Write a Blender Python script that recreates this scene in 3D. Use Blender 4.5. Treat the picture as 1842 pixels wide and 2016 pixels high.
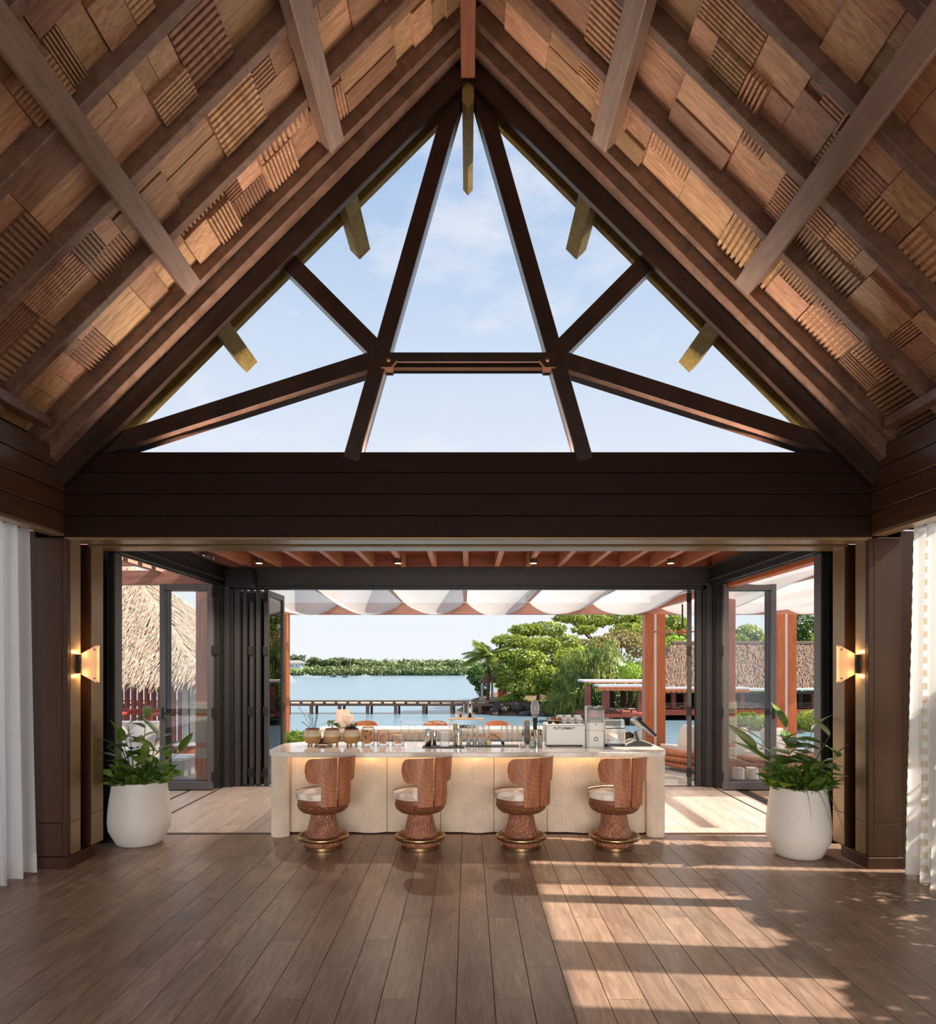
import bpy, math, random
import numpy as np
from mathutils import Vector, Matrix, Euler

random.seed(7)
rng = np.random.default_rng(11)
PI = math.pi
for _o in list(bpy.data.objects):
    bpy.data.objects.remove(_o)
S = bpy.context.scene
COL = S.collection

# ------------------------------------------------------------------ camera
F = 1389.0                       # focal length in pixels of the 1842x2016 frame
CX, CY, CH = 921.0, 1305.0, 1.8  # principal point (= horizon) and camera height
cam = bpy.data.cameras.new('camera')
cam.sensor_fit = 'VERTICAL'
cam.sensor_height = 36.0
cam.lens = 36.0 * F / 2016.0
cam.shift_y = (CY - 1008.0) / 2016.0
cam.clip_start, cam.clip_end = 0.05, 3000
camo = bpy.data.objects.new('camera', cam)
camo.location = (0, 0, CH)
camo.rotation_euler = (PI / 2, 0, 0)
COL.objects.link(camo)
S.camera = camo

# ------------------------------------------------------------------ sky
W = bpy.data.worlds.new('sky')
S.world = W
W.use_nodes = True
nt = W.node_tree
nt.nodes.clear()
def wn(t, **k):
    n = nt.nodes.new(t)
    for a, b in k.items():
        setattr(n, a, b)
    return n
w_out = wn('ShaderNodeOutputWorld')
w_bg = wn('ShaderNodeBackground')
w_tc = wn('ShaderNodeTexCoord')
w_sep = wn('ShaderNodeSeparateXYZ')
w_ramp = wn('ShaderNodeValToRGB')
nt.links.new(w_tc.outputs['Generated'], w_sep.inputs[0])
nt.links.new(w_sep.outputs['Z'], w_ramp.inputs[0])
e = w_ramp.color_ramp.elements
e[0].position = 0.0; e[0].color = (0.90, 0.94, 1.0, 1)
e[1].position = 1.0; e[1].color = (0.16, 0.33, 0.66, 1)
for p, c in ((0.25, (0.80, 0.86, 0.95, 1)), (0.42, (0.62, 0.74, 0.91, 1)), (0.62, (0.38, 0.55, 0.82, 1))):
    q = w_ramp.color_ramp.elements.new(p); q.color = c
w_map = wn('ShaderNodeMapping'); w_map.inputs['Scale'].default_value = (1.6, 1.6, 3.6)
w_map.inputs['Location'].default_value = (0.35, 0.2, 0.1)
w_n = wn('ShaderNodeTexNoise'); w_n.inputs['Scale'].default_value = 2.3
w_n.inputs['Detail'].default_value = 9; w_n.inputs['Roughness'].default_value = 0.6
w_cr = wn('ShaderNodeValToRGB')
w_cr.color_ramp.elements[0].position = 0.50; w_cr.color_ramp.elements[0].color = (0, 0, 0, 1)
w_cr.color_ramp.elements[1].position = 0.72; w_cr.color_ramp.elements[1].color = (0.85, 0.85, 0.85, 1)
w_mix = wn('ShaderNodeMixRGB'); w_mix.inputs[2].default_value = (0.93, 0.93, 0.96, 1)
nt.links.new(w_tc.outputs['Generated'], w_map.inputs[0])
nt.links.new(w_map.outputs[0], w_n.inputs[0])
nt.links.new(w_n.outputs[0], w_cr.inputs[0])
nt.links.new(w_cr.outputs[0], w_mix.inputs[0])
nt.links.new(w_ramp.outputs[0], w_mix.inputs[1])
nt.links.new(w_mix.outputs[0], w_bg.inputs[0])
w_bg.inputs[1].default_value = 0.88
nt.links.new(w_bg.outputs[0], w_out.inputs[0])

# ------------------------------------------------------------------ sun
SUN_EL, SUN_AZ = math.radians(41.6), math.radians(-5.0)
sdir = Vector((math.cos(SUN_EL) * math.cos(SUN_AZ), math.cos(SUN_EL) * math.sin(SUN_AZ), math.sin(SUN_EL)))
sun = bpy.data.lights.new('sun', 'SUN')
sun.energy = 9.5
sun.color = (1.0, 0.92, 0.81)
sun.angle = math.radians(0.7)
suno = bpy.data.objects.new('sun', sun)
suno.rotation_euler = sdir.to_track_quat('Z', 'Y').to_euler()
suno.location = (20, -2, 18)
COL.objects.link(suno)

# added fill lamp for bar and floor, at the open end behind the viewer
ar = bpy.data.lights.new('rear_fill', 'AREA')
ar.shape = 'RECTANGLE'; ar.size = 6.8; ar.size_y = 2.2
ar.energy = 76; ar.color = (1.0, 0.93, 0.86); ar.spread = math.radians(56)
aro = bpy.data.objects.new('rear_fill', ar)
aro.location = (0, -4.15, 1.5); aro.rotation_euler = (math.radians(77), 0, 0)
COL.objects.link(aro)

S.view_settings.view_transform = 'Standard'
S.view_settings.look = 'None'
S.view_settings.gamma = 1.0
S.view_settings.use_curve_mapping = False
S.view_settings.exposure = 0.2
try:
    S.cycles.use_denoising = True
    S.cycles.max_bounces = 8
    S.cycles.diffuse_bounces = 4
    S.cycles.transparent_max_bounces = 18
    S.cycles.caustics_reflective = False
    S.cycles.caustics_refractive = False
    S.cycles.sample_clamp_indirect = 6.0
except Exception:
    pass

# ------------------------------------------------------------------ helpers
def at(x, y, d):
    """photo pixel + depth (metres along the view axis) -> point of the place"""
    return Vector(((x - CX) * d / F, d, CH + (CY - y) * d / F))

def srgb(r, g, b):
    f = lambda c: c / 12.92 if c <= 0.04045 else ((c + 0.055) / 1.055) ** 2.4
    return (f(r / 255), f(g / 255), f(b / 255), 1)

class MB:
    """collects shapes for ONE mesh"""
    def __init__(s):
        s.v, s.f = [], []
    def add(s, vs, fs):
        n = len(s.v)
        s.v += [tuple(p) for p in vs]
        s.f += [tuple(i + n for i in f) for f in fs]
        return s
    def box(s, x0, x1, y0, y1, z0, z1, c=0.0, m=None):
        if c <= 0:
            vs = [(x, y, z) for x in (x0, x1) for y in (y0, y1) for z in (z0, z1)]
            fs = [(0, 1, 3, 2), (4, 6, 7, 5), (0, 4, 5, 1), (2, 3, 7, 6), (0, 2, 6, 4), (1, 5, 7, 3)]
        else:
            vs, fs = [], []
            X, Y, Z = (x0, x1), (y0, y1), (z0, z1)
            idx = {}
            for i in (0, 1):
                for j in (0, 1):
                    for k in (0, 1):
                        sx, sy, sz = (1, -1)[i], (1, -1)[j], (1, -1)[k]
                        for a in range(3):
                            p = [X[i] + sx * c, Y[j] + sy * c, Z[k] + sz * c]
                            p[a] = (X[i], Y[j], Z[k])[a]
                            idx[i, j, k, a] = len(vs); vs.append(tuple(p))
            g = lambda i, j, k, a: idx[i, j, k, a]
            for t in (0, 1):
                fs.append((g(t, 0, 0, 0), g(t, 1, 0, 0), g(t, 1, 1, 0), g(t, 0, 1, 0)))
                fs.append((g(0, t, 0, 1), g(1, t, 0, 1), g(1, t, 1, 1), g(0, t, 1, 1)))
                fs.append((g(0, 0, t, 2), g(1, 0, t, 2), g(1, 1, t, 2), g(0, 1, t, 2)))
            for t in (0, 1):
                for u in (0, 1):
                    fs.append((g(0, t, u, 1), g(1, t, u, 1), g(1, t, u, 2), g(0, t, u, 2)))
                    fs.append((g(t, 0, u, 0), g(t, 1, u, 0), g(t, 1, u, 2), g(t, 0, u, 2)))
                    fs.append((g(t, u, 0, 0), g(t, u, 1, 0), g(t, u, 1, 1), g(t, u, 0, 1)))
            for i in (0, 1):
                for j in (0, 1):
                    for k in (0, 1):
                        fs.append((g(i, j, k, 0), g(i, j, k, 1), g(i, j, k, 2)))
        if m is not None:
            vs = [tuple(m @ Vector(p)) for p in vs]
        return s.add(vs, fs)
    def prism(s, pts, a, b, axis='y', m=None):
        """closed 2-D outline extruded from a to b along an axis"""
        def P(u, v, w):
            return {'y': (u, w, v), 'z': (u, v, w), 'x': (w, u, v)}[axis]
        n = len(pts)
        vs = [P(u, v, a) for u, v in pts] + [P(u, v, b) for u, v in pts]
        fs = [tuple(range(n)), tuple(range(2 * n - 1, n - 1, -1))]
        fs += [(i, i + n, (i + 1) % n + n, (i + 1) % n) for i in range(n)]
        if m is not None:
            vs = [tuple(m @ Vector(p)) for p in vs]
        return s.add(vs, fs)
    def lathe(s, prof, n=24, c=(0, 0, 0), cap=True, m=None):
        vs, fs = [], []
        for r, z in prof:
            for i in range(n):
                a = 2 * PI * i / n
                vs.append((c[0] + r * math.cos(a), c[1] + r * math.sin(a), c[2] + z))
        k = len(prof)
        for j in range(k - 1):
            for i in range(n):
                i2 = (i + 1) % n
                fs.append((j * n + i, j * n + i2, (j + 1) * n + i2, (j + 1) * n + i))
        if cap:
            fs.append(tuple(range(n - 1, -1, -1)))
            fs.append(tuple((k - 1) * n + i for i in range(n)))
        if m is not None:
            vs = [tuple(m @ Vector(p)) for p in vs]
        return s.add(vs, fs)
    def tube(s, pts, r, n=8, closed=False):
        pts = [Vector(p) for p in pts]
        k = len(pts)
        rs = r if isinstance(r, (list, tuple)) else [r] * k
        vs, fs = [], []
        up = Vector((0, 0, 1))
        for i, p in enumerate(pts):
            if closed:
                t = pts[(i + 1) % k] - pts[i - 1]
            else:
                t = pts[min(i + 1, k - 1)] - pts[max(i - 1, 0)]
            t.normalize()
            a = t.cross(up)
            if a.length < 1e-3:
                a = t.cross(Vector((1, 0, 0)))
            a.normalize(); b = t.cross(a)
            for j in range(n):
                q = 2 * PI * j / n
                vs.append(tuple(p + (a * math.cos(q) + b * math.sin(q)) * rs[i]))
        for i in range(k if closed else k - 1):
            i2 = (i + 1) % k
            for j in range(n):
                j2 = (j + 1) % n
                fs.append((i * n + j, i * n + j2, i2 * n + j2, i2 * n + j))
        if not closed:
            fs.append(tuple(range(n - 1, -1, -1)))
            fs.append(tuple((k - 1) * n + j for j in range(n)))
        return s.add(vs, fs)
    def grid(s, fn, nu, nv, closed_u=False):
        vs = [tuple(fn(i / (nu if closed_u else nu - 1), j / (nv - 1))) for j in range(nv) for i in range(nu)]
        fs = []
        for j in range(nv - 1):
            for i in range(nu if closed_u else nu - 1):
                i2 = (i + 1) % nu
                fs.append((j * nu + i, j * nu + i2, (j + 1) * nu + i2, (j + 1) * nu + i))
        return s.add(vs, fs)
    def bar(s, p, q, w, h, up=(0, 0, 1), c=0.0):
        """rectangular bar from p to q"""
        p, q = Vector(p), Vector(q)
        x = (q - p); L = x.length; x.normalize()
        u = Vector(up); y = u.cross(x)
        if y.length < 1e-4:
            y = Vector((0, 1, 0)).cross(x)
        y.normalize(); z = x.cross(y)
        M = Matrix(((x.x, y.x, z.x, p.x), (x.y, y.y, z.y, p.y), (x.z, y.z, z.z, p.z), (0, 0, 0, 1)))
        return s.box(0, L, -w / 2, w / 2, -h / 2, h / 2, c=c, m=M)
    def mesh(s, name, smooth=None):
        me = bpy.data.meshes.new(name)
        me.from_pydata(s.v, [], s.f)
        fix_normals(me)
        if smooth is not None:
            me.shade_smooth()
            me.set_sharp_from_angle(angle=math.radians(smooth))
        return me
    def build(s, name, mat, parent=None, smooth=None):
        return obj(name, s.mesh(name, smooth), mat, parent)

def fix_normals(me):
    import bmesh
    if len(me.polygons) > 20000:
        return
    bm = bmesh.new(); bm.from_mesh(me)
    bmesh.ops.recalc_face_normals(bm, faces=bm.faces)
    bm.to_mesh(me); bm.free()

def obj(name, me, mat, parent=None, loc=None):
    o = bpy.data.objects.new(name, me)
    COL.objects.link(o)
    if mat is not None and not me.materials:
        me.materials.append(mat)
    if parent is not None:
        o.parent = parent
    if loc is not None:
        o.location = loc
    return o

def quads(name, V, mat, parent=None, nper=4, smooth=False):
    """numpy array (n, nper, 3) of loose faces -> one mesh"""
    V = np.asarray(V, dtype=np.float32).reshape(-1, 3)
    n = len(V) // nper
    me = bpy.data.meshes.new(name)
    me.vertices.add(len(V)); me.vertices.foreach_set('co', V.ravel())
    me.loops.add(len(V)); me.loops.foreach_set('vertex_index', np.arange(len(V), dtype=np.int32))
    me.polygons.add(n)
    me.polygons.foreach_set('loop_start', np.arange(0, n * nper, nper, dtype=np.int32))
    me.polygons.foreach_set('loop_total', np.full(n, nper, dtype=np.int32))
    me.update(); me.validate()
    return obj(name, me, mat, parent)

def tag(o, label=None, cat=None, group=None, kind=None):
    if label: o['label'] = label
    if cat: o['category'] = cat
    if group: o['group'] = group
    if kind: o['kind'] = kind
    return o

def empty(name, loc=(0, 0, 0), rz=0.0, label=None, cat=None, group=None, kind=None):
    o = bpy.data.objects.new(name, None)
    o.empty_display_size = 0.1
    COL.objects.link(o)
    o.location = loc; o.rotation_euler = (0, 0, rz)
    return tag(o, label, cat, group, kind)

def copy_tree(o, parent=None):
    c = o.copy(); COL.objects.link(c); c.parent = parent
    for ch in list(o.children):
        copy_tree(ch, c)
    return c

# ------------------------------------------------------------------ materials
class NT:
    def __init__(s, name):
        s.m = bpy.data.materials.new(name); s.m.use_nodes = True
        s.t = s.m.node_tree
        s.b = s.t.nodes['Principled BSDF']
        s.out = s.t.nodes['Material Output']
    def n(s, t, ins=None, **k):
        q = s.t.nodes.new(t)
        for a, b in k.items():
            setattr(q, a, b)
        for a, b in (ins or {}).items():
            if hasattr(b, 'is_output'):
                s.t.links.new(b, q.inputs[a])
            else:
                q.inputs[a].default_value = b
        return q
    def link(s, a, b):
        s.t.links.new(a, b)
    def coord(s, scale=(1, 1, 1), kind='Object', rnd=True):
        tc = s.n('ShaderNodeTexCoord')
        mp = s.n('ShaderNodeMapping', {0: tc.outputs[kind], 'Scale': scale})
        out = mp.outputs[0]
        if rnd:
            oi = s.n('ShaderNodeObjectInfo')
            mu = s.n('ShaderNodeMath', {0: oi.outputs['Random'], 1: 57.0}, operation='MULTIPLY')
            ad = s.n('ShaderNodeVectorMath', {0: out, 1: mu.outputs[0]}, operation='ADD')
            out = ad.outputs[0]
        return out
    def ramp(s, fac, stops):
        r = s.n('ShaderNodeValToRGB', {0: fac})
        el = r.color_ramp.elements
        el[0].position, el[0].color = stops[0]
        el[1].position, el[1].color = stops[-1]
        for p, c in stops[1:-1]:
            q = el.new(p); q.color = c
        return r.outputs[0]
    def vary(s, col, amount, hue=0.0):
        """each object of the kind gets its own shade of the material"""
        oi = s.n('ShaderNodeObjectInfo')
        mr = s.n('ShaderNodeMapRange', {0: oi.outputs['Random'], 3: 1 - amount, 4: 1 + amount})
        h = s.n('ShaderNodeHueSaturation', {'Value': mr.outputs[0], 'Color': col})
        if hue:
            m2 = s.n('ShaderNodeMath', {0: oi.outputs['Random'], 1: 7.31}, operation='MULTIPLY')
            m3 = s.n('ShaderNodeMath', {0: m2.outputs[0]}, operation='FRACT')
            m4 = s.n('ShaderNodeMapRange', {0: m3.outputs[0], 3: 0.5 - hue, 4: 0.5 + hue})
            s.link(m4.outputs[0], h.inputs['Hue'])
        return h.outputs[0]
    def bump(s, h, strength, dist=0.01):
        b = s.n('ShaderNodeBump', {'Strength': strength, 'Distance': dist, 'Height': h})
        s.link(b.outputs[0], s.b.inputs['Normal'])
    def set(s, **k):
        for a, v in k.items():
            i = s.b.inputs[a.replace('_', ' ')]
            if hasattr(v, 'is_output'):
                s.link(v, i)
            else:
                i.default_value = v
        return s

def plain(name, col, rough=0.5, metal=0.0, noise=0.0, scale=20.0, bump=0.0, coat=0.0, spec=0.5, vary=0.0):
    k = NT(name)
    k.set(Roughness=rough, Metallic=metal, Coat_Weight=coat, Specular_IOR_Level=spec)
    c = k.n('ShaderNodeRGB'); c.outputs[0].default_value = col; out = c.outputs[0]
    if noise or bump:
        nz = k.n('ShaderNodeTexNoise', {0: k.coord((1, 1, 1)), 'Scale': scale, 'Detail': 5.0})
        if noise:
            a = tuple(x * (1 - noise) for x in col[:3]) + (1,)
            b = tuple(min(1, x * (1 + noise)) for x in col[:3]) + (1,)
            out = k.ramp(nz.outputs[0], [(0.3, a), (0.7, b)])
        if bump:
            k.bump(nz.outputs[0], bump)
    if vary:
        out = k.vary(out, vary)
    k.set(Base_Color=out)
    return k.m

def wood(name, dark, light, rough=0.4, stretch=(1, 12, 12), scale=3.0, bump=0.1, vary=0.0, hue=0.0, coat=0.0, spec=0.5, knots=0.0):
    k = NT(name)
    v = k.coord(stretch)
    nz = k.n('ShaderNodeTexNoise', {0: v, 'Scale': scale, 'Detail': 6.0, 'Roughness': 0.62, 'Distortion': 0.8})
    out = k.ramp(nz.outputs[0], [(0.28, dark), (0.5, tuple((a + b) / 2 for a, b in zip(dark, light))), (0.74, light)])
    if knots:
        n2 = k.n('ShaderNodeTexNoise', {0: k.coord((1.5, 1.5, 1.5)), 'Scale': 1.7, 'Detail': 4.0})
        f = k.ramp(n2.outputs[0], [(0.45, (0, 0, 0, 1)), (0.75, (knots, knots, knots, 1))])
        mx = k.n('ShaderNodeMixRGB', {0: f, 1: out, 2: dark})
        out = mx.outputs[0]
    if vary:
        out = k.vary(out, vary, hue)
    k.set(Base_Color=out, Roughness=rough, Coat_Weight=coat, Specular_IOR_Level=spec)
    if coat:
        k.set(Coat_Roughness=0.2)
    if bump:
        k.bump(nz.outputs[0], bump, 0.004)
    return k.m

def glass(name, tint=(1, 1, 1, 1), ior=1.45, rough=0.0, body=0.0, bodycol=(0.9, 0.9, 0.9, 1)):
    """thin clear glass: fresnel mirror over plain transmission"""
    k = NT(name)
    tr = k.n('ShaderNodeBsdfTransparent', {0: tint})
    gl = k.n('ShaderNodeBsdfGlossy', {'Roughness': rough, 'Color': (1, 1, 1, 1)})
    fr = k.n('ShaderNodeFresnel', {'IOR': ior})
    mx = k.n('ShaderNodeMixShader', {0: fr.outputs[0], 1: tr.outputs[0], 2: gl.outputs[0]})
    out = mx.outputs[0]
    if body:
        df = k.n('ShaderNodeBsdfDiffuse', {0: bodycol})
        m2 = k.n('ShaderNodeMixShader', {0: body, 1: out, 2: df.outputs[0]})
        out = m2.outputs[0]
    k.link(out, k.out.inputs[0])
    return k.m

def cloth(name, col, trans=0.5, clear=0.15, pattern=None, rough=0.9):
    k = NT(name)
    c = k.n('ShaderNodeRGB'); c.outputs[0].default_value = col; c = c.outputs[0]
    if pattern == 'weave':
        nz = k.n('ShaderNodeTexNoise', {0: k.coord((3, 60, 60), rnd=False), 'Scale': 3.0, 'Detail': 4.0})
        c = k.ramp(nz.outputs[0], [(0.3, tuple(x * 0.86 for x in col[:3]) + (1,)), (0.7, col)])
    df = k.n('ShaderNodeBsdfDiffuse', {0: c})
    tl = k.n('ShaderNodeBsdfTranslucent', {0: c})
    m1 = k.n('ShaderNodeMixShader', {0: trans, 1: df.outputs[0], 2: tl.outputs[0]})
    tp = k.n('ShaderNodeBsdfTransparent')
    m2 = k.n('ShaderNodeMixShader', {0: clear, 1: m1.outputs[0], 2: tp.outputs[0]})
    k.link(m2.outputs[0], k.out.inputs[0])
    return k.m

def leafmat(name, c1, c2, c3, scale=1.5, trans=0.35, rough=0.45):
    k = NT(name)
    tc = k.n('ShaderNodeNewGeometry')
    nz = k.n('ShaderNodeTexNoise', {0: tc.outputs['Position'], 'Scale': scale, 'Detail': 5.0, 'Roughness': 0.7})
    col = k.ramp(nz.outputs[0], [(0.3, c1), (0.5, c2), (0.72, c3)])
    k.set(Base_Color=col, Roughness=rough)
    tl = k.n('ShaderNodeBsdfTranslucent', {0: col})
    mx = k.n('ShaderNodeMixShader', {0: trans, 1: k.b.outputs[0], 2: tl.outputs[0]})
    k.link(mx.outputs[0], k.out.inputs[0])
    return k.m

def emit(name, col, strength):
    k = NT(name)
    k.set(Base_Color=col, Emission_Color=col, Emission_Strength=strength)
    return k.m

M = {}
M['beam'] = wood('beam wood', srgb(40, 25, 18), srgb(68, 45, 34), rough=0.34, stretch=(1, 1, 1), scale=4, bump=0.04, coat=0.15, vary=0.1)
M['rafter'] = wood('rafter wood', srgb(92, 66, 52), srgb(136, 106, 90), rough=0.36, stretch=(2, 2, 2), scale=4, bump=0.04, coat=0.15, vary=0.1)
M['purlin'] = wood('purlin wood', srgb(118, 94, 80), srgb(152, 126, 112), rough=0.4, stretch=(8, .8, 8), scale=3, bump=0.05, coat=0.1, vary=0.06)
M['ridge'] = wood('red ridge wood', srgb(92, 46, 24), srgb(134, 72, 38), rough=0.4, stretch=(8, .8, 8), scale=3, bump=0.05)
M['board'] = wood('ceiling board wood', srgb(138, 98, 70), srgb(200, 158, 126), rough=0.38, stretch=(1, 5, 1), scale=2.2, bump=0.06, vary=0.36, hue=0.012, coat=0.08)
M['lintel'] = wood('dark stained boards', srgb(34, 17, 8), srgb(48, 26, 13), rough=0.6, stretch=(1, 8, 8), scale=2, bump=0.04, spec=0.15)
M['header'] = wood('side header boards', srgb(64, 42, 28), srgb(92, 64, 44), rough=0.32, stretch=(8, 1, 8), scale=2, bump=0.04, coat=0.2)
M['bronze'] = plain('bronze lacquered panel', srgb(146, 120, 86), rough=0.34, metal=0.35, noise=0.10, scale=3.0, bump=0.02)
M['bronze_dark'] = plain('dark bronze panel', srgb(66, 39, 20), rough=0.46, metal=0.0, noise=0.10, scale=2.0, spec=0.35)
M['groove'] = plain('black groove lining', srgb(9, 6, 5), rough=0.7)
M['olive'] = wood('weathered mossy wood', srgb(128, 104, 50), srgb(184, 154, 84), rough=0.8, stretch=(3, 3, 3), scale=5, bump=0.2)
M['steel'] = plain('dark grey powder coat', srgb(52, 48, 46), rough=0.42, noise=0.05)
M['steel_light'] = plain('grey powder coated frame', srgb(98, 92, 92), rough=0.4, noise=0.05)
M['black'] = plain('black satin', srgb(20, 19, 19), rough=0.45)
M['rubber'] = plain('black rubber', srgb(26, 25, 25), rough=0.8)
M['joist'] = wood('orange joist wood', srgb(158, 100, 72), srgb(206, 146, 112), rough=0.45, stretch=(8, .8, 8), scale=3, bump=0.06, vary=0.12)
M['bayceil'] = wood('red brown soffit planks', srgb(116, 60, 40), srgb(160, 94, 66), rough=0.5, stretch=(1, 8, 8), scale=2, bump=0.05, vary=0.15)
M['orange'] = wood('orange oiled timber', srgb(172, 84, 36), srgb(214, 122, 64), rough=0.42, stretch=(9, 9, .7), scale=2.5, bump=0.05, vary=0.08)
M['pergola'] = wood('pinkish brown pergola timber', srgb(168, 112, 92), srgb(204, 150, 130), rough=0.55, stretch=(.8, 6, 6), scale=2.5, bump=0.05, vary=0.08)
M['glass'] = glass('clear pane', (0.985, 0.99, 0.99, 1), 1.32)
M['gable_glass'] = glass('gable pane', (0.985, 0.99, 1.0, 1), 1.12)
M['drink_glass'] = glass('drinking glass', (0.975, 0.98, 0.98, 1), 1.34, 0.05, 0.22, (0.95, 0.95, 0.95, 1))  # white diffuse share puts the glasses' pale highlights into the material
M['jar_glass'] = glass('jar glass', (0.985, 0.985, 0.985, 1), 1.14, 0.02, 0.06)
M['swag'] = cloth('white canopy fabric', (0.74, 0.72, 0.69, 1), 0.38, 0.22, 'weave')
M['curtain'] = cloth('sheer white curtain', (0.93, 0.90, 0.86, 1), 0.55, 0.14)
M['patch'] = cloth('beige woven patch', (0.80, 0.71, 0.57, 1), 0.45, 0.0)
M['stone'] = None
k = NT('cream marble top')
nz = k.n('ShaderNodeTexNoise', {0: k.coord((1, 1, 1)), 'Scale': 2.2, 'Detail': 8.0, 'Roughness': 0.65, 'Distortion': 1.4})
k.set(Base_Color=k.ramp(nz.outputs[0], [(0.3, srgb(214, 204, 192)), (0.5, srgb(236, 229, 219)), (0.62, srgb(218, 207, 193)), (0.75, srgb(242, 237, 229))]), Roughness=0.09)
M['stone'] = k.m
M['flute'] = plain('cream fluted stone', srgb(222, 206, 188), rough=0.6, noise=0.08, scale=6, bump=0.08, vary=0.03)
M['white'] = plain('white lacquer', srgb(232, 229, 224), rough=0.35)
M['whitepot'] = plain('matt white planter', srgb(230, 224, 216), rough=0.55, noise=0.02, scale=30, bump=0.02)
M['soil'] = plain('dark soil', srgb(46, 34, 24), rough=0.95, noise=0.4, scale=60, bump=0.6)
M['brass'] = plain('aged brass', srgb(176, 146, 104), rough=0.28, metal=1.0, noise=0.10, scale=8)
M['chrome'] = plain('polished steel', srgb(206, 200, 192), rough=0.12, metal=1.0)
M['copper'] = plain('copper', srgb(198, 134, 84), rough=0.2, metal=1.0)
M['stoolwood'] = wood('stool walnut', srgb(150, 88, 56), srgb(196, 128, 88), rough=0.42, stretch=(6, 6, 1), scale=4, bump=0.05, vary=0.06)
k = NT('hammered brown ceramic')
vz = k.n('ShaderNodeTexVoronoi', {0: k.coord((1, 1, .5)), 'Scale': 78.0}, feature='SMOOTH_F1')
nz = k.n('ShaderNodeTexNoise', {0: k.coord(), 'Scale': 9.0, 'Detail': 3.0})
k.set(Base_Color=k.ramp(nz.outputs[0], [(0.3, srgb(132, 82, 58)), (0.7, srgb(172, 112, 82))]), Roughness=0.33)
k.bump(vz.outputs[0], 1.0, 0.02)
M['hammer'] = k.m
k = NT('chiselled dark bowl')
vz = k.n('ShaderNodeTexVoronoi', {0: k.coord((1, 1, .5)), 'Scale': 110.0}, feature='SMOOTH_F1')
k.set(Base_Color=k.ramp(vz.outputs[0], [(0.1, srgb(104, 58, 28)), (0.8, srgb(150, 90, 50))]), Roughness=0.36)
k.bump(vz.outputs[0], 1.0, 0.02)
M['bowl'] = k.m
k = NT('camouflage cushion fabric')
vz = k.n('ShaderNodeTexVoronoi', {0: k.coord((1, 1, 1)), 'Scale': 9.0, 'Randomness': 1.0})
nz = k.n('ShaderNodeTexNoise', {0: k.coord((1, 1, 1)), 'Scale': 5.0, 'Detail': 0.0, 'Distortion': 1.2})
k.set(Base_Color=k.ramp(nz.outputs[0], [(0.44, srgb(240, 232, 222)), (0.52, srgb(226, 206, 188)), (0.53, srgb(206, 184, 164))]), Roughness=0.9)
M['cushion'] = k.m
k = NT('ringed walnut back')
tc = k.n('ShaderNodeTexCoord')
mp = k.n('ShaderNodeMapping', {0: tc.outputs['Object'], 'Location': (0, 0, -.86), 'Scale': (1, .25, 1)})
wv = k.n('ShaderNodeTexWave', {0: mp.outputs[0], 'Scale': 7.0, 'Distortion': 2.0, 'Detail': 2.0, 'Detail Scale': 1.2}, wave_type='RINGS', rings_direction='Y')
nz = k.n('ShaderNodeTexNoise', {0: k.coord((6, 6, 1)), 'Scale': 4.0, 'Detail': 6.0})
c1 = k.ramp(nz.outputs[0], [(0.3, srgb(146, 88, 58)), (0.7, srgb(184, 120, 84))])
f1 = k.ramp(wv.outputs[0], [(0.0, (.62, .56, .5, 1)), (0.22, (1, 1, 1, 1))])
mm = k.n('ShaderNodeMixRGB', {0: 0.55, 1: c1, 2: f1}, blend_type='MULTIPLY')
k.set(Base_Color=mm.outputs[0], Roughness=0.4)
k.bump(wv.outputs[0], 0.12, 0.002)
M['stoolback'] = k.m
M['pavwood'] = wood('dark red pavilion timber', srgb(112, 54, 34), srgb(152, 82, 54), rough=0.6, stretch=(8, 8, 1), scale=3, bump=0.05, vary=0.1)
M['leather'] = plain('brown leather band', srgb(132, 78, 54), rough=0.4, noise=0.08, scale=12)
# floor
k = NT('brown wood-look plank')
v = k.coord((9, 1.0, 1))
nz = k.n('ShaderNodeTexNoise', {0: v, 'Scale': 2.6, 'Detail': 7.0, 'Roughness': 0.6, 'Distortion': 1.2})
n2 = k.n('ShaderNodeTexNoise', {0: k.coord((1.6, .8, 1)), 'Scale': 2.2, 'Detail': 5.0})
c1 = k.ramp(nz.outputs[0], [(0.3, srgb(122, 98, 82)), (0.5, srgb(146, 120, 102)), (0.72, srgb(168, 142, 122))])
f2 = k.ramp(n2.outputs[0], [(0.35, (0.78, 0.76, 0.74, 1)), (0.7, (1.05, 1.03, 1.0, 1))])
mm = k.n('ShaderNodeMixRGB', {0: 1.0, 1: c1, 2: f2}, blend_type='MULTIPLY')
# pale scuffs
n3 = k.n('ShaderNodeTexNoise', {0: k.coord((6, 1.5, 1)), 'Scale': 5.0, 'Detail': 9.0, 'Roughness': 0.75})
n4 = k.n('ShaderNodeTexNoise', {0: k.coord((.9, .9, 1)), 'Scale': 1.3, 'Detail': 2.0})
s3 = k.ramp(n3.outputs[0], [(0.60, (0, 0, 0, 1)), (0.68, (1, 1, 1, 1))])
s4 = k.ramp(n4.outputs[0], [(0.60, (0, 0, 0, 1)), (0.72, (0.4, 0.4, 0.4, 1))])
sm = k.n('ShaderNodeMixRGB', {0: 1.0, 1: s3, 2: s4}, blend_type='MULTIPLY')
mx = k.n('ShaderNodeMixRGB', {0: sm.outputs[0], 1: mm.outputs[0], 2: srgb(178, 156, 138)})
k.set(Base_Color=k.vary(mx.outputs[0], 0.13, 0.004), Roughness=0.33, Specular_IOR_Level=0.6)
k.bump(nz.outputs[0], 0.06, 0.004)
M['plank'] = k.m
k = NT('pale wood-look plank')
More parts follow.
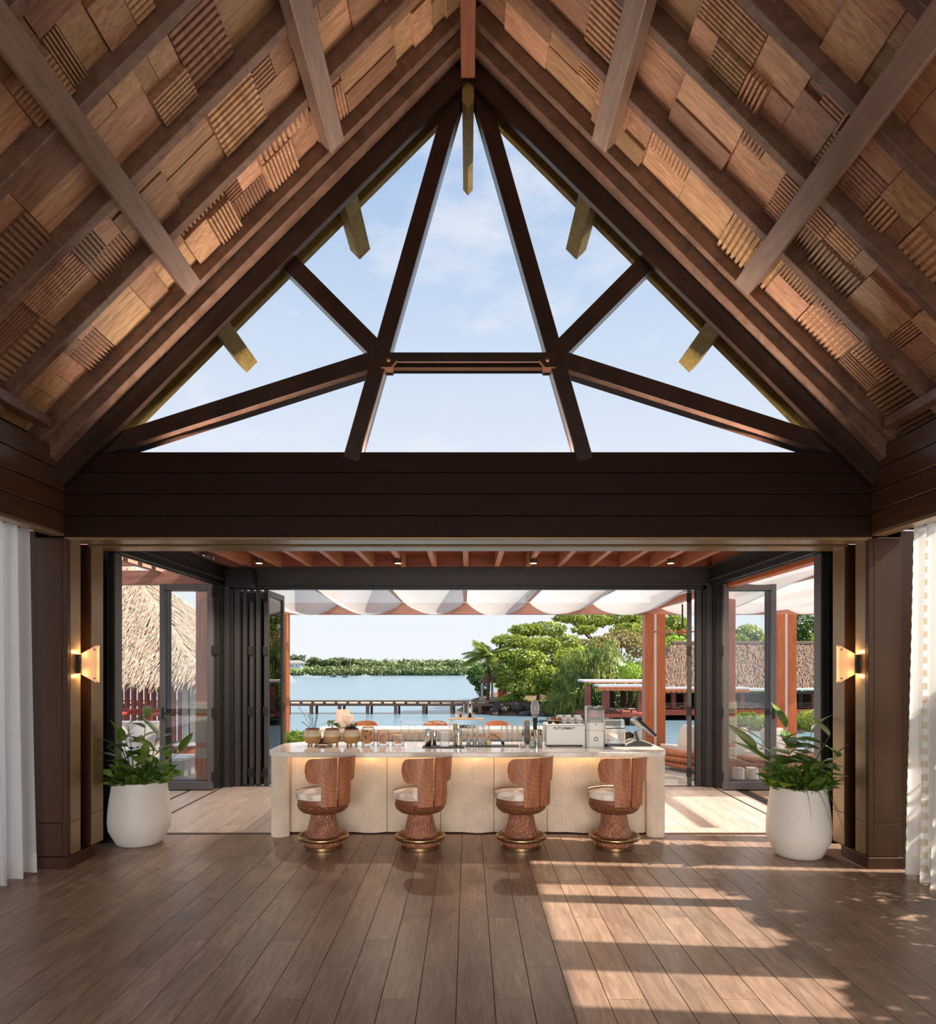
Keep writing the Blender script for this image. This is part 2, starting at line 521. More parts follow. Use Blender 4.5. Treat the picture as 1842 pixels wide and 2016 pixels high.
v = k.coord((9, 1.0, 1))
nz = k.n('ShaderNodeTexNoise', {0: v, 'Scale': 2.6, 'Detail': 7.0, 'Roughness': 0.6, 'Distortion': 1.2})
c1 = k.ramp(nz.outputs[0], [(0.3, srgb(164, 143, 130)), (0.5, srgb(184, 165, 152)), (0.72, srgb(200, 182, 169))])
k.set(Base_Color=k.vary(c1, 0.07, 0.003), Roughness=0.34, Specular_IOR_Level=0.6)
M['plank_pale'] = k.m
M['grout'] = plain('dark grout', srgb(58, 44, 36), rough=0.8)
M['terrace'] = plain('pale grey terrace stone', srgb(176, 166, 156), rough=0.55, noise=0.08, scale=4, vary=0.05)
# water
k = NT('lagoon water')
g = k.n('ShaderNodeNewGeometry')
mp = k.n('ShaderNodeMapping', {0: g.outputs['Position'], 'Scale': (0.55, 1.3, 1)})
n1 = k.n('ShaderNodeTexNoise', {0: mp.outputs[0], 'Scale': 1.1, 'Detail': 5.0, 'Roughness': 0.6})
k.set(Base_Color=srgb(112, 138, 150), Roughness=0.2, IOR=1.33, Specular_IOR_Level=0.6)
k.bump(n1.outputs[0], 0.6, 0.25)
M['water'] = k.m
k = NT('thatch straw')
g = k.n('ShaderNodeNewGeometry')
n1 = k.n('ShaderNodeTexNoise', {0: g.outputs['Position'], 'Scale': 9.0, 'Detail': 6.0, 'Roughness': 0.75})
k.set(Base_Color=k.ramp(n1.outputs[0], [(0.3, srgb(140, 116, 96)), (0.5, srgb(188, 166, 144)), (0.7, srgb(216, 198, 178))]), Roughness=0.9)
M['thatch'] = k.m
k = NT('dark thatch straw')
g = k.n('ShaderNodeNewGeometry')
n1 = k.n('ShaderNodeTexNoise', {0: g.outputs['Position'], 'Scale': 5.0, 'Detail': 6.0, 'Roughness': 0.75})
k.set(Base_Color=k.ramp(n1.outputs[0], [(0.3, srgb(96, 74, 58)), (0.5, srgb(138, 110, 90)), (0.7, srgb(170, 142, 118))]), Roughness=0.9)
M['thatch_dark'] = k.m
M['redwood'] = wood('red painted slat', srgb(128, 46, 34), srgb(170, 74, 56), rough=0.5, stretch=(8, 8, 1), scale=3, bump=0.05, vary=0.1)
M['leaf'] = leafmat('tree leaf green', srgb(80, 98, 34), srgb(144, 160, 58), srgb(206, 208, 104), 0.9, 0.42)
M['leaf_dark'] = leafmat('dark leaf green', srgb(40, 66, 26), srgb(70, 104, 38), srgb(112, 140, 56), 0.7)
M['leaf_lime'] = leafmat('lime leaf green', srgb(104, 140, 40), srgb(158, 186, 62), srgb(206, 216, 104), 0.8)
M['leaf_dry'] = leafmat('dry yellow green leaf', srgb(122, 116, 62), srgb(160, 148, 86), srgb(190, 176, 112), 0.8)
M['strap'] = leafmat('strap leaf green', srgb(80, 98, 42), srgb(138, 152, 66), srgb(204, 202, 112), 1.2)
M['mangrove'] = leafmat('hazed far shore green', srgb(102, 118, 74), srgb(128, 142, 90), srgb(158, 166, 112), 0.12, 0.2)  # lightened, muted greens with distance haze put into the colour
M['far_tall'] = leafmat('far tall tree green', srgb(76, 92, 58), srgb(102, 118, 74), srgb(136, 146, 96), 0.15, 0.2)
M['houseleaf'] = leafmat('glossy house plant leaf', srgb(58, 92, 34), srgb(96, 130, 52), srgb(148, 170, 78), 9.0, 0.3, 0.32)
M['bark'] = wood('tree bark', srgb(70, 52, 40), srgb(116, 94, 76), rough=0.9, stretch=(6, 6, 1), scale=4, bump=0.3)
M['rock'] = plain('dark basalt rock', srgb(84, 72, 64), rough=0.85, noise=0.35, scale=3, bump=0.5, vary=0.2)
M['earth'] = plain('brown earth bank', srgb(118, 92, 70), rough=0.95, noise=0.25, scale=1.5, bump=0.3)
M['lawn'] = plain('grassy ground', srgb(112, 132, 60), rough=0.95, noise=0.3, scale=.6)
M['jetty'] = wood('weathered brown jetty timber', srgb(96, 66, 54), srgb(140, 104, 86), rough=0.8, stretch=(.3, 2, 2), scale=2, bump=0.1)
M['jettypale'] = plain('pale timber top', srgb(212, 186, 160), rough=0.7)
M['rope'] = None
k = NT('woven rope wrap')
br = k.n('ShaderNodeTexBrick', {0: k.coord((1, 1, 1), rnd=False), 'Scale': 1.0, 'Color1': srgb(214, 196, 158), 'Color2': srgb(196, 174, 132), 'Mortar': srgb(120, 98, 66), 'Mortar Size': 0.004, 'Brick Width': 0.045, 'Row Height': 0.022})
k.set(Base_Color=srgb(206, 186, 148), Roughness=0.9)
M['rope'] = k.m
M['sofa'] = plain('off white upholstery', srgb(226, 216, 204), rough=0.9, noise=0.03, scale=40, bump=0.05)
M['concrete'] = plain('pale concrete', srgb(190, 186, 180), rough=0.8, noise=0.07, scale=6, bump=0.05)
M['clay_top'] = plain('cream glazed clay', srgb(214, 192, 162), rough=0.45, noise=0.06, scale=14)
M['clay'] = plain('tan clay', srgb(176, 132, 82), rough=0.6, noise=0.10, scale=14, bump=0.05)
M['terra'] = plain('red terracotta rim', srgb(132, 72, 46), rough=0.6, noise=0.1)
M['lidwood'] = wood('pale lid wood', srgb(176, 134, 92), srgb(212, 174, 130), rough=0.5, scale=6)
M['chips'] = plain('orange brown dried fruit', srgb(204, 142, 74), rough=0.7, noise=0.35, scale=30, vary=0.25)
M['rings'] = plain('pinkish dried citrus ring', srgb(212, 148, 112), rough=0.7, noise=0.3, scale=40, vary=0.25)
M['candle'] = plain('blush ceramic', srgb(222, 198, 180), rough=0.6, noise=0.04, scale=20)
M['blush'] = plain('rattan brown shell', srgb(172, 106, 68), rough=0.5, noise=0.06)
M['greyplastic'] = plain('silver grey plastic', srgb(186, 180, 172), rough=0.4)
M['screen'] = plain('black glass screen', srgb(12, 12, 14), rough=0.1)
M['green'] = plain('green syrup', srgb(40, 150, 40), rough=0.2)
M['amber'] = plain('amber liquid', srgb(222, 176, 76), rough=0.2)
M['coffee'] = plain('dark brown liquid', srgb(40, 20, 12), rough=0.2)
M['brick'] = plain('red clay brick', srgb(166, 78, 56), rough=0.8, noise=0.15, scale=8, vary=0.15)
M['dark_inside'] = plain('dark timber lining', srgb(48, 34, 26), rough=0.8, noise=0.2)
M['house_wall'] = plain('white render', srgb(226, 224, 226), rough=0.8)
M['house_roof'] = plain('grey shingle', srgb(150, 142, 140), rough=0.9, noise=0.1)
M['led'] = emit('warm led strip', (1.0, 0.58, 0.22, 1), 5.0)
M['bulb'] = emit('warm bulb', (1.0, 0.66, 0.32, 1), 9.0)
def rrect(x0, x1, y0, y1, r, n=8):
    pts = []
    for cx, cy, a0 in ((x1 - r, y1 - r, 0), (x0 + r, y1 - r, 90), (x0 + r, y0 + r, 180), (x1 - r, y0 + r, 270)):
        for j in range(n + 1):
            a = math.radians(a0 + 90 * j / n); pts.append((cx + r * math.cos(a), cy + r * math.sin(a)))
    return pts
# ================================================================== FLOOR
PW, PL, PX0, PY0 = 0.2025, 1.215, -0.0617, 3.776
floor = tag(MB().box(-3.95, 3.95, -4.2, 10.34, -0.12, -0.005).build('floor', M['grout']),
            'brown wood-look plank floor of the pavilion', 'floor', kind='structure')
_pl = {}
def plank_mesh(L, w):
    key = (round(L, 3), round(w, 3))
    if key not in _pl:
        _pl[key] = MB().box(-w / 2 + .0018, w / 2 - .0018, -L / 2 + .0018, L / 2 - .0018, -0.012, 0.0, c=0.0012).mesh('floor_plank')
    return _pl[key]
def lay(k, y0, y1, name='floor_plank'):
    if y1 - y0 < 0.02:
        return
    me = plank_mesh(y1 - y0, PW)
    if not me.materials:
        me.materials.append(M['plank'])
    o = obj(name, me, M['plank'], floor)
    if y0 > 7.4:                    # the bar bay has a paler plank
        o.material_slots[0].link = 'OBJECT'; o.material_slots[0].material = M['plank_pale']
    o.location = (PX0 + (k + .5) * PW, (y0 + y1) / 2, 0)
for k in range(-19, 19):
    for (a, b) in ((2.6, 7.395), (7.475, 10.30)):
        # joints of a row stand one level further for each row to the right, three levels to a plank
        base = PY0 + ((k + 2) % 3) * PL / 3
        n = math.floor((a - base) / PL)
        ys = [a]
        y = base + (n + 1) * PL
        while y < b:
            if y - ys[-1] > 0.02:
                ys.append(y)
            y += PL
        ys.append(b)
        for p, q in zip(ys, ys[1:]):
            lay(k, p, q)
tag(MB().box(-3.95, 3.95, -4.2, 2.598, -0.012, 0).build('floor_field', M['plank'], floor), kind='stuff')
th = MB(); th.box(-3.7, 3.7, 7.398, 7.43, -.012, .002).box(-3.7, 3.7, 7.44, 7.472, -.012, .002)
th.build('threshold_strip', M['bronze_dark'], floor)
for s in (-1, 1):
    MB().box(s * 3.55 - .012, s * 3.55 + .012, 7.48, 10.2, 0.0005, .003).build('door_track', M['rubber'], floor)
MB().box(-3.5, 3.5, 10.26, 10.30, 0.0005, .004).build('door_track', M['rubber'], floor)

# ================================================================== ROOF
C45 = math.sqrt(.5)
Z0R = 7.2                         # ridge height of the rafters' underside
def slope_matrix(s, u, y, n, z0=Z0R):
    ex = Vector((s * C45, 0, -C45)); nz_ = Vector((-s * C45, 0, -C45)); ey = Vector((0, -s, 0))
    p = Vector((0, y, z0)) + ex * u + nz_ * n
    return Matrix(((ex.x, ey.x, nz_.x, p.x), (ex.y, ey.y, nz_.y, p.y), (ex.z, ey.z, nz_.z, p.z), (0, 0, 0, 1)))
def slope_bar(name, mat, s, u0, u1, n0, n1, y0, y1, parent, c=0.004, label=None):
    o = MB().box(u0, u1, -(y1 - y0) / 2, (y1 - y0) / 2, n0, n1, c=c).build(name, mat, parent)
    o.matrix_world = slope_matrix(s, 0, (y0 + y1) / 2, 0)
    if label: o['label'] = label
    return o
NB = -0.142                        # the boards' back plane lies this far outside the rafters' underside
UE = 5.62                          # slope length to the eave
roof = empty('ceiling', (0, 0, 0), 0, 'steep timber ceiling of mosaic wood boards between dark rafters', 'ceiling', kind='structure')
def put(o, m):
    o.parent = roof; o.matrix_basis = m
for s in (-1, 1):
    o = MB().box(-.15, UE, -5.6, 5.6, -.08, 0).build('roof_deck', M['dark_inside'])
    put(o, slope_matrix(s, 0, 1.2, NB))
RD = [5.9 - .61 * i for i in range(0, 17)]
for s in (-1, 1):
    for d in RD:
        o = MB().box(0.02, 5.25, -.036, .036, NB, 0, c=.004).build('rafter', M['rafter'])
        put(o, slope_matrix(s, 0, d, 0))
    for uu, y1 in ((3.244, 5.68), (1.62, 5.68)):
        o = MB().box(-.0775, .0775, -(y1 + 3.8) / 2, (y1 + 3.8) / 2, 0.0, .141, c=.006).build('purlin', M['purlin'])
        put(o, slope_matrix(s, uu, (y1 - 3.8) / 2, 0))
        o = MB().box(-.0775, .0775, -.53, .53, 0.0, .141, c=.004).build('purlin_tail', M['olive'])
        put(o, slope_matrix(s, uu, 6.65, 0))
    for nm, mt, n0, n1, y0, y1 in (('truss_rafter', 'rafter', NB, .105, 5.945, 6.065),
                                   ('gable_rafter', 'beam', NB, .265, 6.068, 6.13), ('gable_lining', 'olive', NB, NB + .03, 6.13, 6.70),
                                   ('fly_rafter', 'olive', NB, 0.0, 6.70, 6.78)):
        o = MB().box(.0, 5.2, -(y1 - y0) / 2, (y1 - y0) / 2, n0, n1, c=.004).build(nm, M[mt])
        put(o, slope_matrix(s, 0, (y0 + y1) / 2, 0))
o = MB().box(-.06, .06, -3.8, 5.94, 6.72, 7.0, c=.006).build('ridge_beam', M['ridge']); put(o, Matrix())
o = MB().prism([(-.05, 6.95), (-.05, 6.66), (0, 6.60), (.05, 6.66), (.05, 6.95)], 6.1, 7.25).build('ridge_tail', M['olive']); put(o, Matrix())

# ---- mosaic boards
def unit_plain():
    return MB().box(-.5, .5, -.5, .5, 0, 1).mesh('ceiling_board')
def unit_ribbed(n):
    pts = []
    for i in range(n):
        a, b = -.5 + i / n, -.5 + (i + 1) / n
        w = (b - a)
        pts += [(a + .02 * w, .35), (a + .16 * w, 1), (a + .70 * w, 1), (a + .86 * w, .35)]
    pts += [(.5, .35), (.5, 0), (-.5, 0)]
    mb = MB()
    m = len(pts)
    vs = [(u, -.5, w) for u, w in pts] + [(u, .5, w) for u, w in pts]
    fs = [(i, i + m, (i + 1) % m + m, (i + 1) % m) for i in range(m)] + [tuple(range(m))[::-1], tuple(range(m, 2 * m))]
    mb.add(vs, fs)
    return mb.mesh('ceiling_board')
UP = unit_plain(); UP.materials.append(M['board'])
UR = {n: unit_ribbed(n) for n in (5, 6, 7, 8, 9, 11)}
for q in UR.values():
    q.materials.append(M['board'])
pieces = []
rb = random.Random(21)
for s in (-1, 1):
    for bi in range(6):
        y1 = RD[bi] - .036; y0 = RD[bi + 1] + .036
        Wb = y1 - y0
        u = -.05
        while u < 5.0:
            seg = rb.choice((.30, .36, .42, .48, .56))
            seg = min(seg, 5.05 - u)
            r = rb.random()
            cut = rb.choice((.36, .42, .5, .58, .64)) * Wb
            cells = []
            if r < .34:
                cells = [(u, seg, y0, cut), (u, seg, y0 + cut, Wb - cut)]
            elif r < .62:
                h = seg * rb.choice((.42, .5, .6))
                cells = [(u, seg, y0, cut), (u, h, y0 + cut, Wb - cut), (u + h, seg - h, y0 + cut, Wb - cut)]
            elif r < .9:
                h = seg * rb.choice((.42, .5, .6))
                cells = [(u, h, y0, cut), (u + h, seg - h, y0, cut), (u, seg, y0 + cut, Wb - cut)]
            else:
                cells = [(u, seg, y0, Wb)]
            for c in cells:
                pieces.append((s, bi) + c)
            u += seg
def vis(p):
    s, bi, u, L, y, w = p
    P = slope_matrix(s, u + L / 2, y + w / 2, NB) @ Vector((0, 0, 0))
    x = CX + P.x * F / P.y; yy = CY - (P.z - CH) * F / P.y
    return -40 < x < 1882 and -40 < yy < 900, L * w / (P.y ** 2)
cand = sorted([p for p in pieces if vis(p)[0]], key=lambda p: -vis(p)[1])
keep = set(cand[:300])
rest = MB()
for p in pieces:
    s, bi, u, L, y, w = p
    t = rb.choice((.010, .018, .028, .040, .056))
    ribbed = rb.random() < .36
    along = rb.random() < .55       # ribs run along the slope (True) or along the building
    m = slope_matrix(s, u + L / 2, y + w / 2, NB)
    g = .004
    sc = Matrix.Diagonal((L - g, w - g, t, 1))
    if p in keep:
        if ribbed:
            span = w if along else L
            n = min(UR, key=lambda q: abs(q - span / .034))
            me = UR[n]
            if along:              # rotate the unit so its ribs follow the slope
                sc = Matrix.Diagonal((L - g, w - g, t + .02, 1)) @ Matrix.Rotation(PI / 2, 4, 'Z')
            else:
                sc = Matrix.Diagonal((L - g, w - g, t + .02, 1))
        else:
            me = UP
        o = bpy.data.objects.new('ceiling_board', me); COL.objects.link(o)
        put(o, m @ sc)
    else:
        rest.box(-.5, .5, -.5, .5, 0, 1, m=m @ sc)
ro = rest.build('ceiling_boards_beyond', M['board'], roof); ro['kind'] = 'stuff'

# ================================================================== GABLE WALL (opening to the bar)
wall = empty('wall_front', (0, 6.4, 0), 0, 'dark timber gable wall with glazed triangles above the bar opening', 'wall', kind='structure')
def wpart(mb, name, mat, label=None, par=None, smooth=None):
    o = mb.build(name, M[mat], None, smooth)
    o.parent = par or wall
    o.matrix_parent_inverse = Matrix.Translation((-(par or wall).location.x, -(par or wall).location.y, -(par or wall).location.z))
    if label: o['label'] = label
    return o
zs = [2.90, 3.085, 3.275, 3.462, 3.64]
for a, b in zip(zs, zs[1:]):
    wpart(MB().box(-3.53, 3.53, 6.16, 6.24, a + .002, b - .002, c=.004), 'lintel_board', 'lintel')
wpart(MB().box(-3.8, 3.8, 6.20, 6.75, 2.95, 3.63), 'lintel_core', 'lintel')
wpart(MB().box(-3.53, 3.53, 6.165, 6.39, 2.875, 2.9, c=.003), 'soffit_strip', 'bronze')
wpart(MB().box(-3.53, 3.53, 6.55, 6.79, 2.875, 2.95, c=.003), 'soffit_strip', 'bronze')
wpart(MB().box(-3.53, 3.53, 6.39, 6.55, 2.935, 2.95), 'soffit_groove', 'groove')
GY, GD, GK = 6.23, .16, 6.15 / F
def gp(x, y):
    return Vector(((x - CX) * GK, GY, CH + (CY - y) * GK))
wpart(MB().box(-3.2, 3.2, 6.175, 6.20, 3.640, 3.644), 'fill_lamp_channel', 'black')  # added channel for the unseen roof fill lamp
L = bpy.data.lights.new('lintel_fill', 'AREA'); L.shape = 'RECTANGLE'; L.size = 5.2; L.size_y = .03; L.energy = 165; L.color = (1, .86, .72)  # added lamp, hidden by the lintel, brightens rafters and ceiling boards from below
lo = bpy.data.objects.new('lintel_fill_lamp', L); COL.objects.link(lo); lo.parent = wall; lo.location = (0, -.205, 3.6455)
lo.rotation_euler = (math.radians(180 - 30), 0, 0)
def member(name, p, q, w, mat='beam', dd=GD, yo=0.0):
    a, b = gp(*p), gp(*q); a.y += yo; b.y += yo
    return wpart(MB().bar(a, b, w, dd, up=(0, 1, 0), c=.006), name, mat)
for s in (-1, 1):
    mx_ = lambda x: CX + s * (CX - x)
    member('gable_leg', (mx_(911), 130), (mx_(690), 905), .142)
    member('gable_strut', (mx_(744), 690), (mx_(535), 480), .150, yo=.006)
    member('gable_brace', (mx_(735), 706), (mx_(150), 892), .150, dd=.20, yo=.032)
    c = gp(mx_(762), 712)
    br = MB()
    pts = [(-.052, -.055), (.052, -.055), (.052, .055), (-.052, .055)]
    if s < 0: pts = [(-.052, -.055), (.052, -.055), (.052, .055), (-.052, .055)]
    tip = s * .085
    pts = [(s * .055, -.06), (s * .055, .06), (-s * .035, .06), (-s * .085, 0.0), (-s * .035, -.06)]
    br.prism([(c.x + s * 0 + a * -1, c.z + b) for a, b in pts] if False else [(c.x + a, c.z + b) for a, b in pts], 6.12, 6.30)
    o = wpart(br, 'joint_bracket', 'bronze_dark')
    bt = MB().lathe([(.016, 0), (.016, .012), (.010, .016)], 10, m=Matrix.Translation((c.x - s * .015, 6.12, c.z)) @ Matrix.Rotation(PI / 2, 4, 'X'))
    wpart(bt, 'bolt', 'bronze')
member('tie_beam', (765, 703), (1077, 703), .088)
wpart(MB().box(-.69, .69, 6.17, 6.30, gp(0, 722).z, gp(0, 716).z, c=.003), 'tie_bead', 'lintel')
# glass panes between the members, each its own sheet
panes = [[(918, 165), (1072, 700), (766, 700)], [(742, 715), (1098, 715), (1150, 892), (690, 892)]]
for s in (-1, 1):
    mx_ = lambda x: CX + s * (CX - x)
    panes += [[(mx_(900), 150), (mx_(745), 690), (mx_(540), 478)],
              [(mx_(540), 482), (mx_(742), 690), (mx_(150), 888)],
              [(mx_(735), 706), (mx_(688), 892), (mx_(180), 892)]]
for pn in panes:
    pts = [(gp(*p).x, gp(*p).z) for p in pn]
    wpart(MB().prism(pts, 6.235, 6.243), 'glass_pane', 'gable_glass')
# pillars
for s in (-1, 1):
    pil = empty('pillar', (s * 3.66, 6.4, 0)); pil.parent = wall
    pil.matrix_parent_inverse = Matrix.Translation((0, -6.4, 0))
    def pp(x0, x1, y0, y1, z0, z1, name, mat, c=.003):
        a, b = sorted((s * x0, s * x1))
        o = MB().box(a - pil.location.x, b - pil.location.x, y0 - 6.4, y1 - 6.4, z0, z1, c=c).build(name, M[mat], pil)
        return o
    pp(3.505, 3.80, 6.19, 6.385, .0, 2.9, 'pillar_core', 'bronze_dark')
    pp(3.62, 3.80, 6.385, 6.56, 0, 2.9, 'groove_lining', 'groove')
    pp(3.505, 3.80, 6.555, 6.78, .09, 2.9, 'pillar_core', 'bronze_dark')
    for a, b in ((.40, 2.885), (.105, .396)):
        pp(3.498, 3.507, 6.215, 6.375, a, b, 'bronze_panel', 'bronze')
        pp(3.498, 3.507, 6.565, 6.77, a, b, 'bronze_panel', 'bronze')
        pp(3.545, 3.77, 6.165, 6.192, a, b, 'front_panel', 'bronze_dark')
    pp(3.497, 3.54, 6.160, 6.21, .105, 2.885, 'corner_strip', 'bronze_dark')
    pp(3.488, 3.80, 6.152, 6.60, 0, .10, 'plinth', 'bronze_dark')
    pp(3.80, 4.15, 6.20, 6.78, 0, 2.96, 'outer_return', 'bronze_dark')

# ================================================================== SIDE WALLS
for s, nm, lb in ((-1, 'wall_left', 'left side wall header of dark horizontal boards above the curtain'),
                  (1, 'wall_right', 'right side wall header of dark horizontal boards above the curtain')):
    sw = empty(nm, (s * 3.6, 1, 0), 0, lb, 'wall', kind='structure')
    def sp(x0, x1, y0, y1, z0, z1, name, mat, c=.004):
        a, b = sorted((s * x0, s * x1))
        o = MB().box(a - s * 3.6, b - s * 3.6, y0 - 1, y1 - 1, z0, z1, c=c).build(name, M[mat], sw); return o
    for a, b in ((2.93, 3.105), (3.112, 3.285), (3.292, 3.462), (3.469, 3.64)):
        sp(3.52, 3.56, -4, 6.158, a, b, 'header_board', 'header')
    sp(3.56, 3.90, -4, 6.158, 2.96, 3.63, 'header_core', 'lintel')
    sp(3.52, 3.64, -4, 6.158, 2.905, 2.93, 'header_soffit', 'bronze')
    sp(3.39, 3.50, -4, 5.75, 3.72, 3.80, 'wall_plate', 'rafter')
    sp(3.66, 3.72, -4, 6.2, 3.62, 3.80, 'eave_light_block', 'lintel')  # added board, shuts out a strip of daylight under the eave
    cv = sp(3.42, 3.47, -3.2, 4.4, 3.80, 3.825, 'cove_fill_strip', 'black')  # added strip with an unseen lamp that lifts the opposite roof slope
    L = bpy.data.lights.new('cove_fill', 'AREA'); L.shape = 'RECTANGLE'; L.size = 7.6; L.size_y = .05; L.energy = 30 if s > 0 else 14; L.color = (1, .84, .68); L.spread = math.radians(115)
    lo = bpy.data.objects.new('cove_fill_lamp', L); COL.objects.link(lo); lo.parent = sw; lo.location = (-s * .15, -.4, 3.83)
    zax = Vector((s * .88, 0, -.47)); xax = Vector((0, 1, 0)); yax = zax.cross(xax)
    lo.rotation_euler = Matrix((xax, yax, zax)).transposed().to_euler()
    # window posts of the side opening
    for y0, y1 in (((5.04, 5.21), (1.9, 2.1), (-1.2, -1.0), (-4, -3.8)) if s > 0 else ((2.4, 2.6), (-.8, -.6), (-4, -3.8))):
        sp(3.66, 3.84, y0, y1, 0, 2.96, 'side_post', 'bronze_dark')

# ================================================================== GLAZED BAR BAY
bay = empty('trim_1', (0, 8.5, 0), 0, 'dark grey steel frame around the bar bay', 'frame', kind='structure')
def bp(mb, name, mat, par=None, smooth=None):
    par = par or bay
    o = mb.build(name, M[mat], par, smooth)
    o.matrix_parent_inverse = Matrix.Translation(tuple(-v for v in par.location))
    return o
bp(MB().box(-3.66, 3.66, 10.20, 10.24, 2.93, 3.165, c=.004), 'header_web', 'steel')
bp(MB().box(-3.66, 3.66, 10.14, 10.40, 3.155, 3.175, c=.003), 'header_flange', 'steel')
bp(MB().box(-3.66, 3.66, 10.15, 10.40, 2.925, 2.945, c=.003), 'header_flange', 'steel')
bp(MB().box(-3.6, 3.6, 10.22, 10.34, 2.865, 2.925, c=.003), 'door_head_track', 'black')
for s in (-1, 1):
    def bx(x0, x1, y0, y1, z0, z1, name, mat, c=.003):
        a, b = sorted((s * x0, s * x1)); return bp(MB().box(a, b, y0, y1, z0, z1, c=c), name, mat)
    bx(3.52, 3.58, 6.8, 10.3, 2.99, 3.165, 'header_web', 'steel')
    bx(3.42, 3.64, 6.8, 10.2, 3.155, 3.175, 'header_flange', 'steel')
    bx(3.44, 3.66, 6.8, 10.2, 2.975, 2.992, 'header_flange', 'steel')
    bx(3.49, 3.535, 6.8, 10.2, 2.91, 2.975, 'door_head_track', 'black')
    bx(3.575, 3.62, 6.8, 10.2, 2.91, 2.975, 'door_head_track', 'black')
    # rear corner post built of stepped profiles
    for x0, x1, y0, y1, mt in ((3.32, 3.40, 10.26, 10.36, 'steel'), (3.40, 3.45, 10.22, 10.36, 'black'), (3.45, 3.53, 10.20, 10.36, 'steel'),
                               (3.53, 3.57, 10.16, 10.34, 'black'), (3.57, 3.66, 10.12, 10.36, 'steel')):
        bx(x0, x1, y0, y1, 0, 2.93, 'corner_post_profile', mt)
    # front jamb against the pillar
    bx(3.56, 3.74, 7.10, 7.26, 0, 2.93, 'jamb_post', 'steel')
    bx(3.70, 3.86, 7.02, 7.10, 0, 2.93, 'jamb_profile', 'black')
    bx(3.552, 3.562, 7.11, 7.25, 0, 2.91, 'jamb_lit_face', 'steel_light')  # lighter grey sheet puts the light on the inner jamb face into its colour
    bx(3.60, 3.68, 7.06, 7.10, 0, 2.93, 'jamb_profile', 'black')
# bay ceiling
bc = empty('ceiling', (0, 8.5, 3.4), 0, 'flat reddish timber ceiling with orange joists over the bar', 'ceiling', kind='structure')
for i in range(13):
    y0 = 6.8 + i * .29
    bp(MB().box(-3.66, 3.66, y0 + .003, y0 + .287, 3.36, 3.39, c=.003), 'ceiling_plank', 'bayceil', bc)
bp(MB().box(-3.9, 3.9, 6.78, 10.6, 3.39, 3.45), 'roof_deck', 'dark_inside', bc)
bp(MB().box(-3.66, 3.66, 10.16, 10.24, 3.18, 3.36), 'trimmer', 'bayceil', bc)
for k in range(-8, 9):
    x = -.03 + k * .447
    if abs(x) < 3.6:
        bp(MB().box(x - .036, x + .036, 6.8, 10.16, 3.18, 3.36, c=.004), 'joist', 'joist', bc)
for n_, px in enumerate((510, 783, 1050, 1320)):
    c = at(px, 1103, 9.35)
    lab = ('downlight at the left end of the bay ceiling', 'downlight left of centre in the bay ceiling', 'downlight right of centre in the bay ceiling', 'downlight at the right end of the bay ceiling')[n_]
    t = empty('ceiling_downlight', (c.x, c.y, 3.36), 0, 'small dark cylindrical ' + lab, 'light', 'downlights in the bay ceiling')
    MB().lathe([(.046, -.24), (.05, -.23), (.05, 0)], 20).build('housing', M['bronze_dark'], t, 40)
    MB().lathe([(.04, -.243), (.04, -.2405)], 20).build('lens', M['bulb'], t)
    L = bpy.data.lights.new('downlight', 'SPOT'); L.energy = 190; L.color = (1, .86, .70); L.spot_size = 2.3; L.spot_blend = .7; L.shadow_soft_size = .03
    lo = bpy.data.objects.new('downlight_lamp', L); COL.objects.link(lo); lo.parent = t; lo.location = (0, 0, -.26)
# folding glass doors
_dn = [0]
def door(loc, rz, w, h, label, handle=None, mat='steel', hinges=True):
    _dn[0] += 1
    t = empty('door_%d' % _dn[0], loc, rz, label, 'door', kind='structure')
    th = .062; st = .075
    f = MB()
    f.box(0, st, -th / 2, th / 2, 0, h, c=.004).box(w - st, w, -th / 2, th / 2, 0, h, c=.004)
    f.box(st, w - st, -th / 2, th / 2, h - .085, h, c=.004).box(st, w - st, -th / 2, th / 2, 0, .11, c=.004)
    f.build('door_frame', M[mat], t)
    MB().box(st - .005, w - st + .005, -.008, .008, .105, h - .08).build('glass_pane', M['glass'], t)
    if handle:
        hb = MB(); x = handle[0]; sy = handle[1]
        hb.box(x - .014, x + .014, sy * .031, sy * .045, 1.0, 1.16, c=.003)
        hb.bar((x, sy * .055, 1.09), (x + handle[2] * .11, sy * .055, 1.06), .016, .022)
        hb.build('handle', M['black'], t)
    if hinges:
        for z in (.12, 1.02, 1.9, h - .18):
            MB().box(-.022, .010, -.028, .040, z, z + .13, c=.004).build('hinge', M['rubber'], t)
    return t
H = 2.855
wh = ('leftmost', 'second', 'third', 'fourth', 'last')
for i, x in enumerate((-3.37, -3.27, -3.17, -3.075, -2.955)):
    lb = 'folded glass door edge-on in the rear left stack, ' + wh[i] + ' from the corner post' if i < 4 else 'open rear glass door showing its pane, rightmost of the rear left stack'
    door((x, 10.33, .012), PI / 2, .92, H, lb, hinges=(i % 2 == 0), handle=(.85, -1, -1) if i == 4 else None)
door((3.24, 10.33, .012), math.radians(73), .92, H, 'single folded glass door edge-on at the rear right corner post', hinges=True)
for s in (-1, 1):
    sd = 'left' if s < 0 else 'right'
    for i in range(3):
        y = 9.97 + i * .085
        lb = ('front glass folding door facing the room on the %s side' % sd, 'middle glass folding door of the %s side stack' % sd, 'rearmost glass folding door of the %s side stack' % sd)[i]
        door((s * 3.60, y, .012), 0 if s > 0 else PI, .745, 2.90, lb, handle=((.70, -1, -1) if s > 0 else (.70, 1, -1)) if i == 0 else None,
             mat='steel_light' if i == 0 else 'steel')
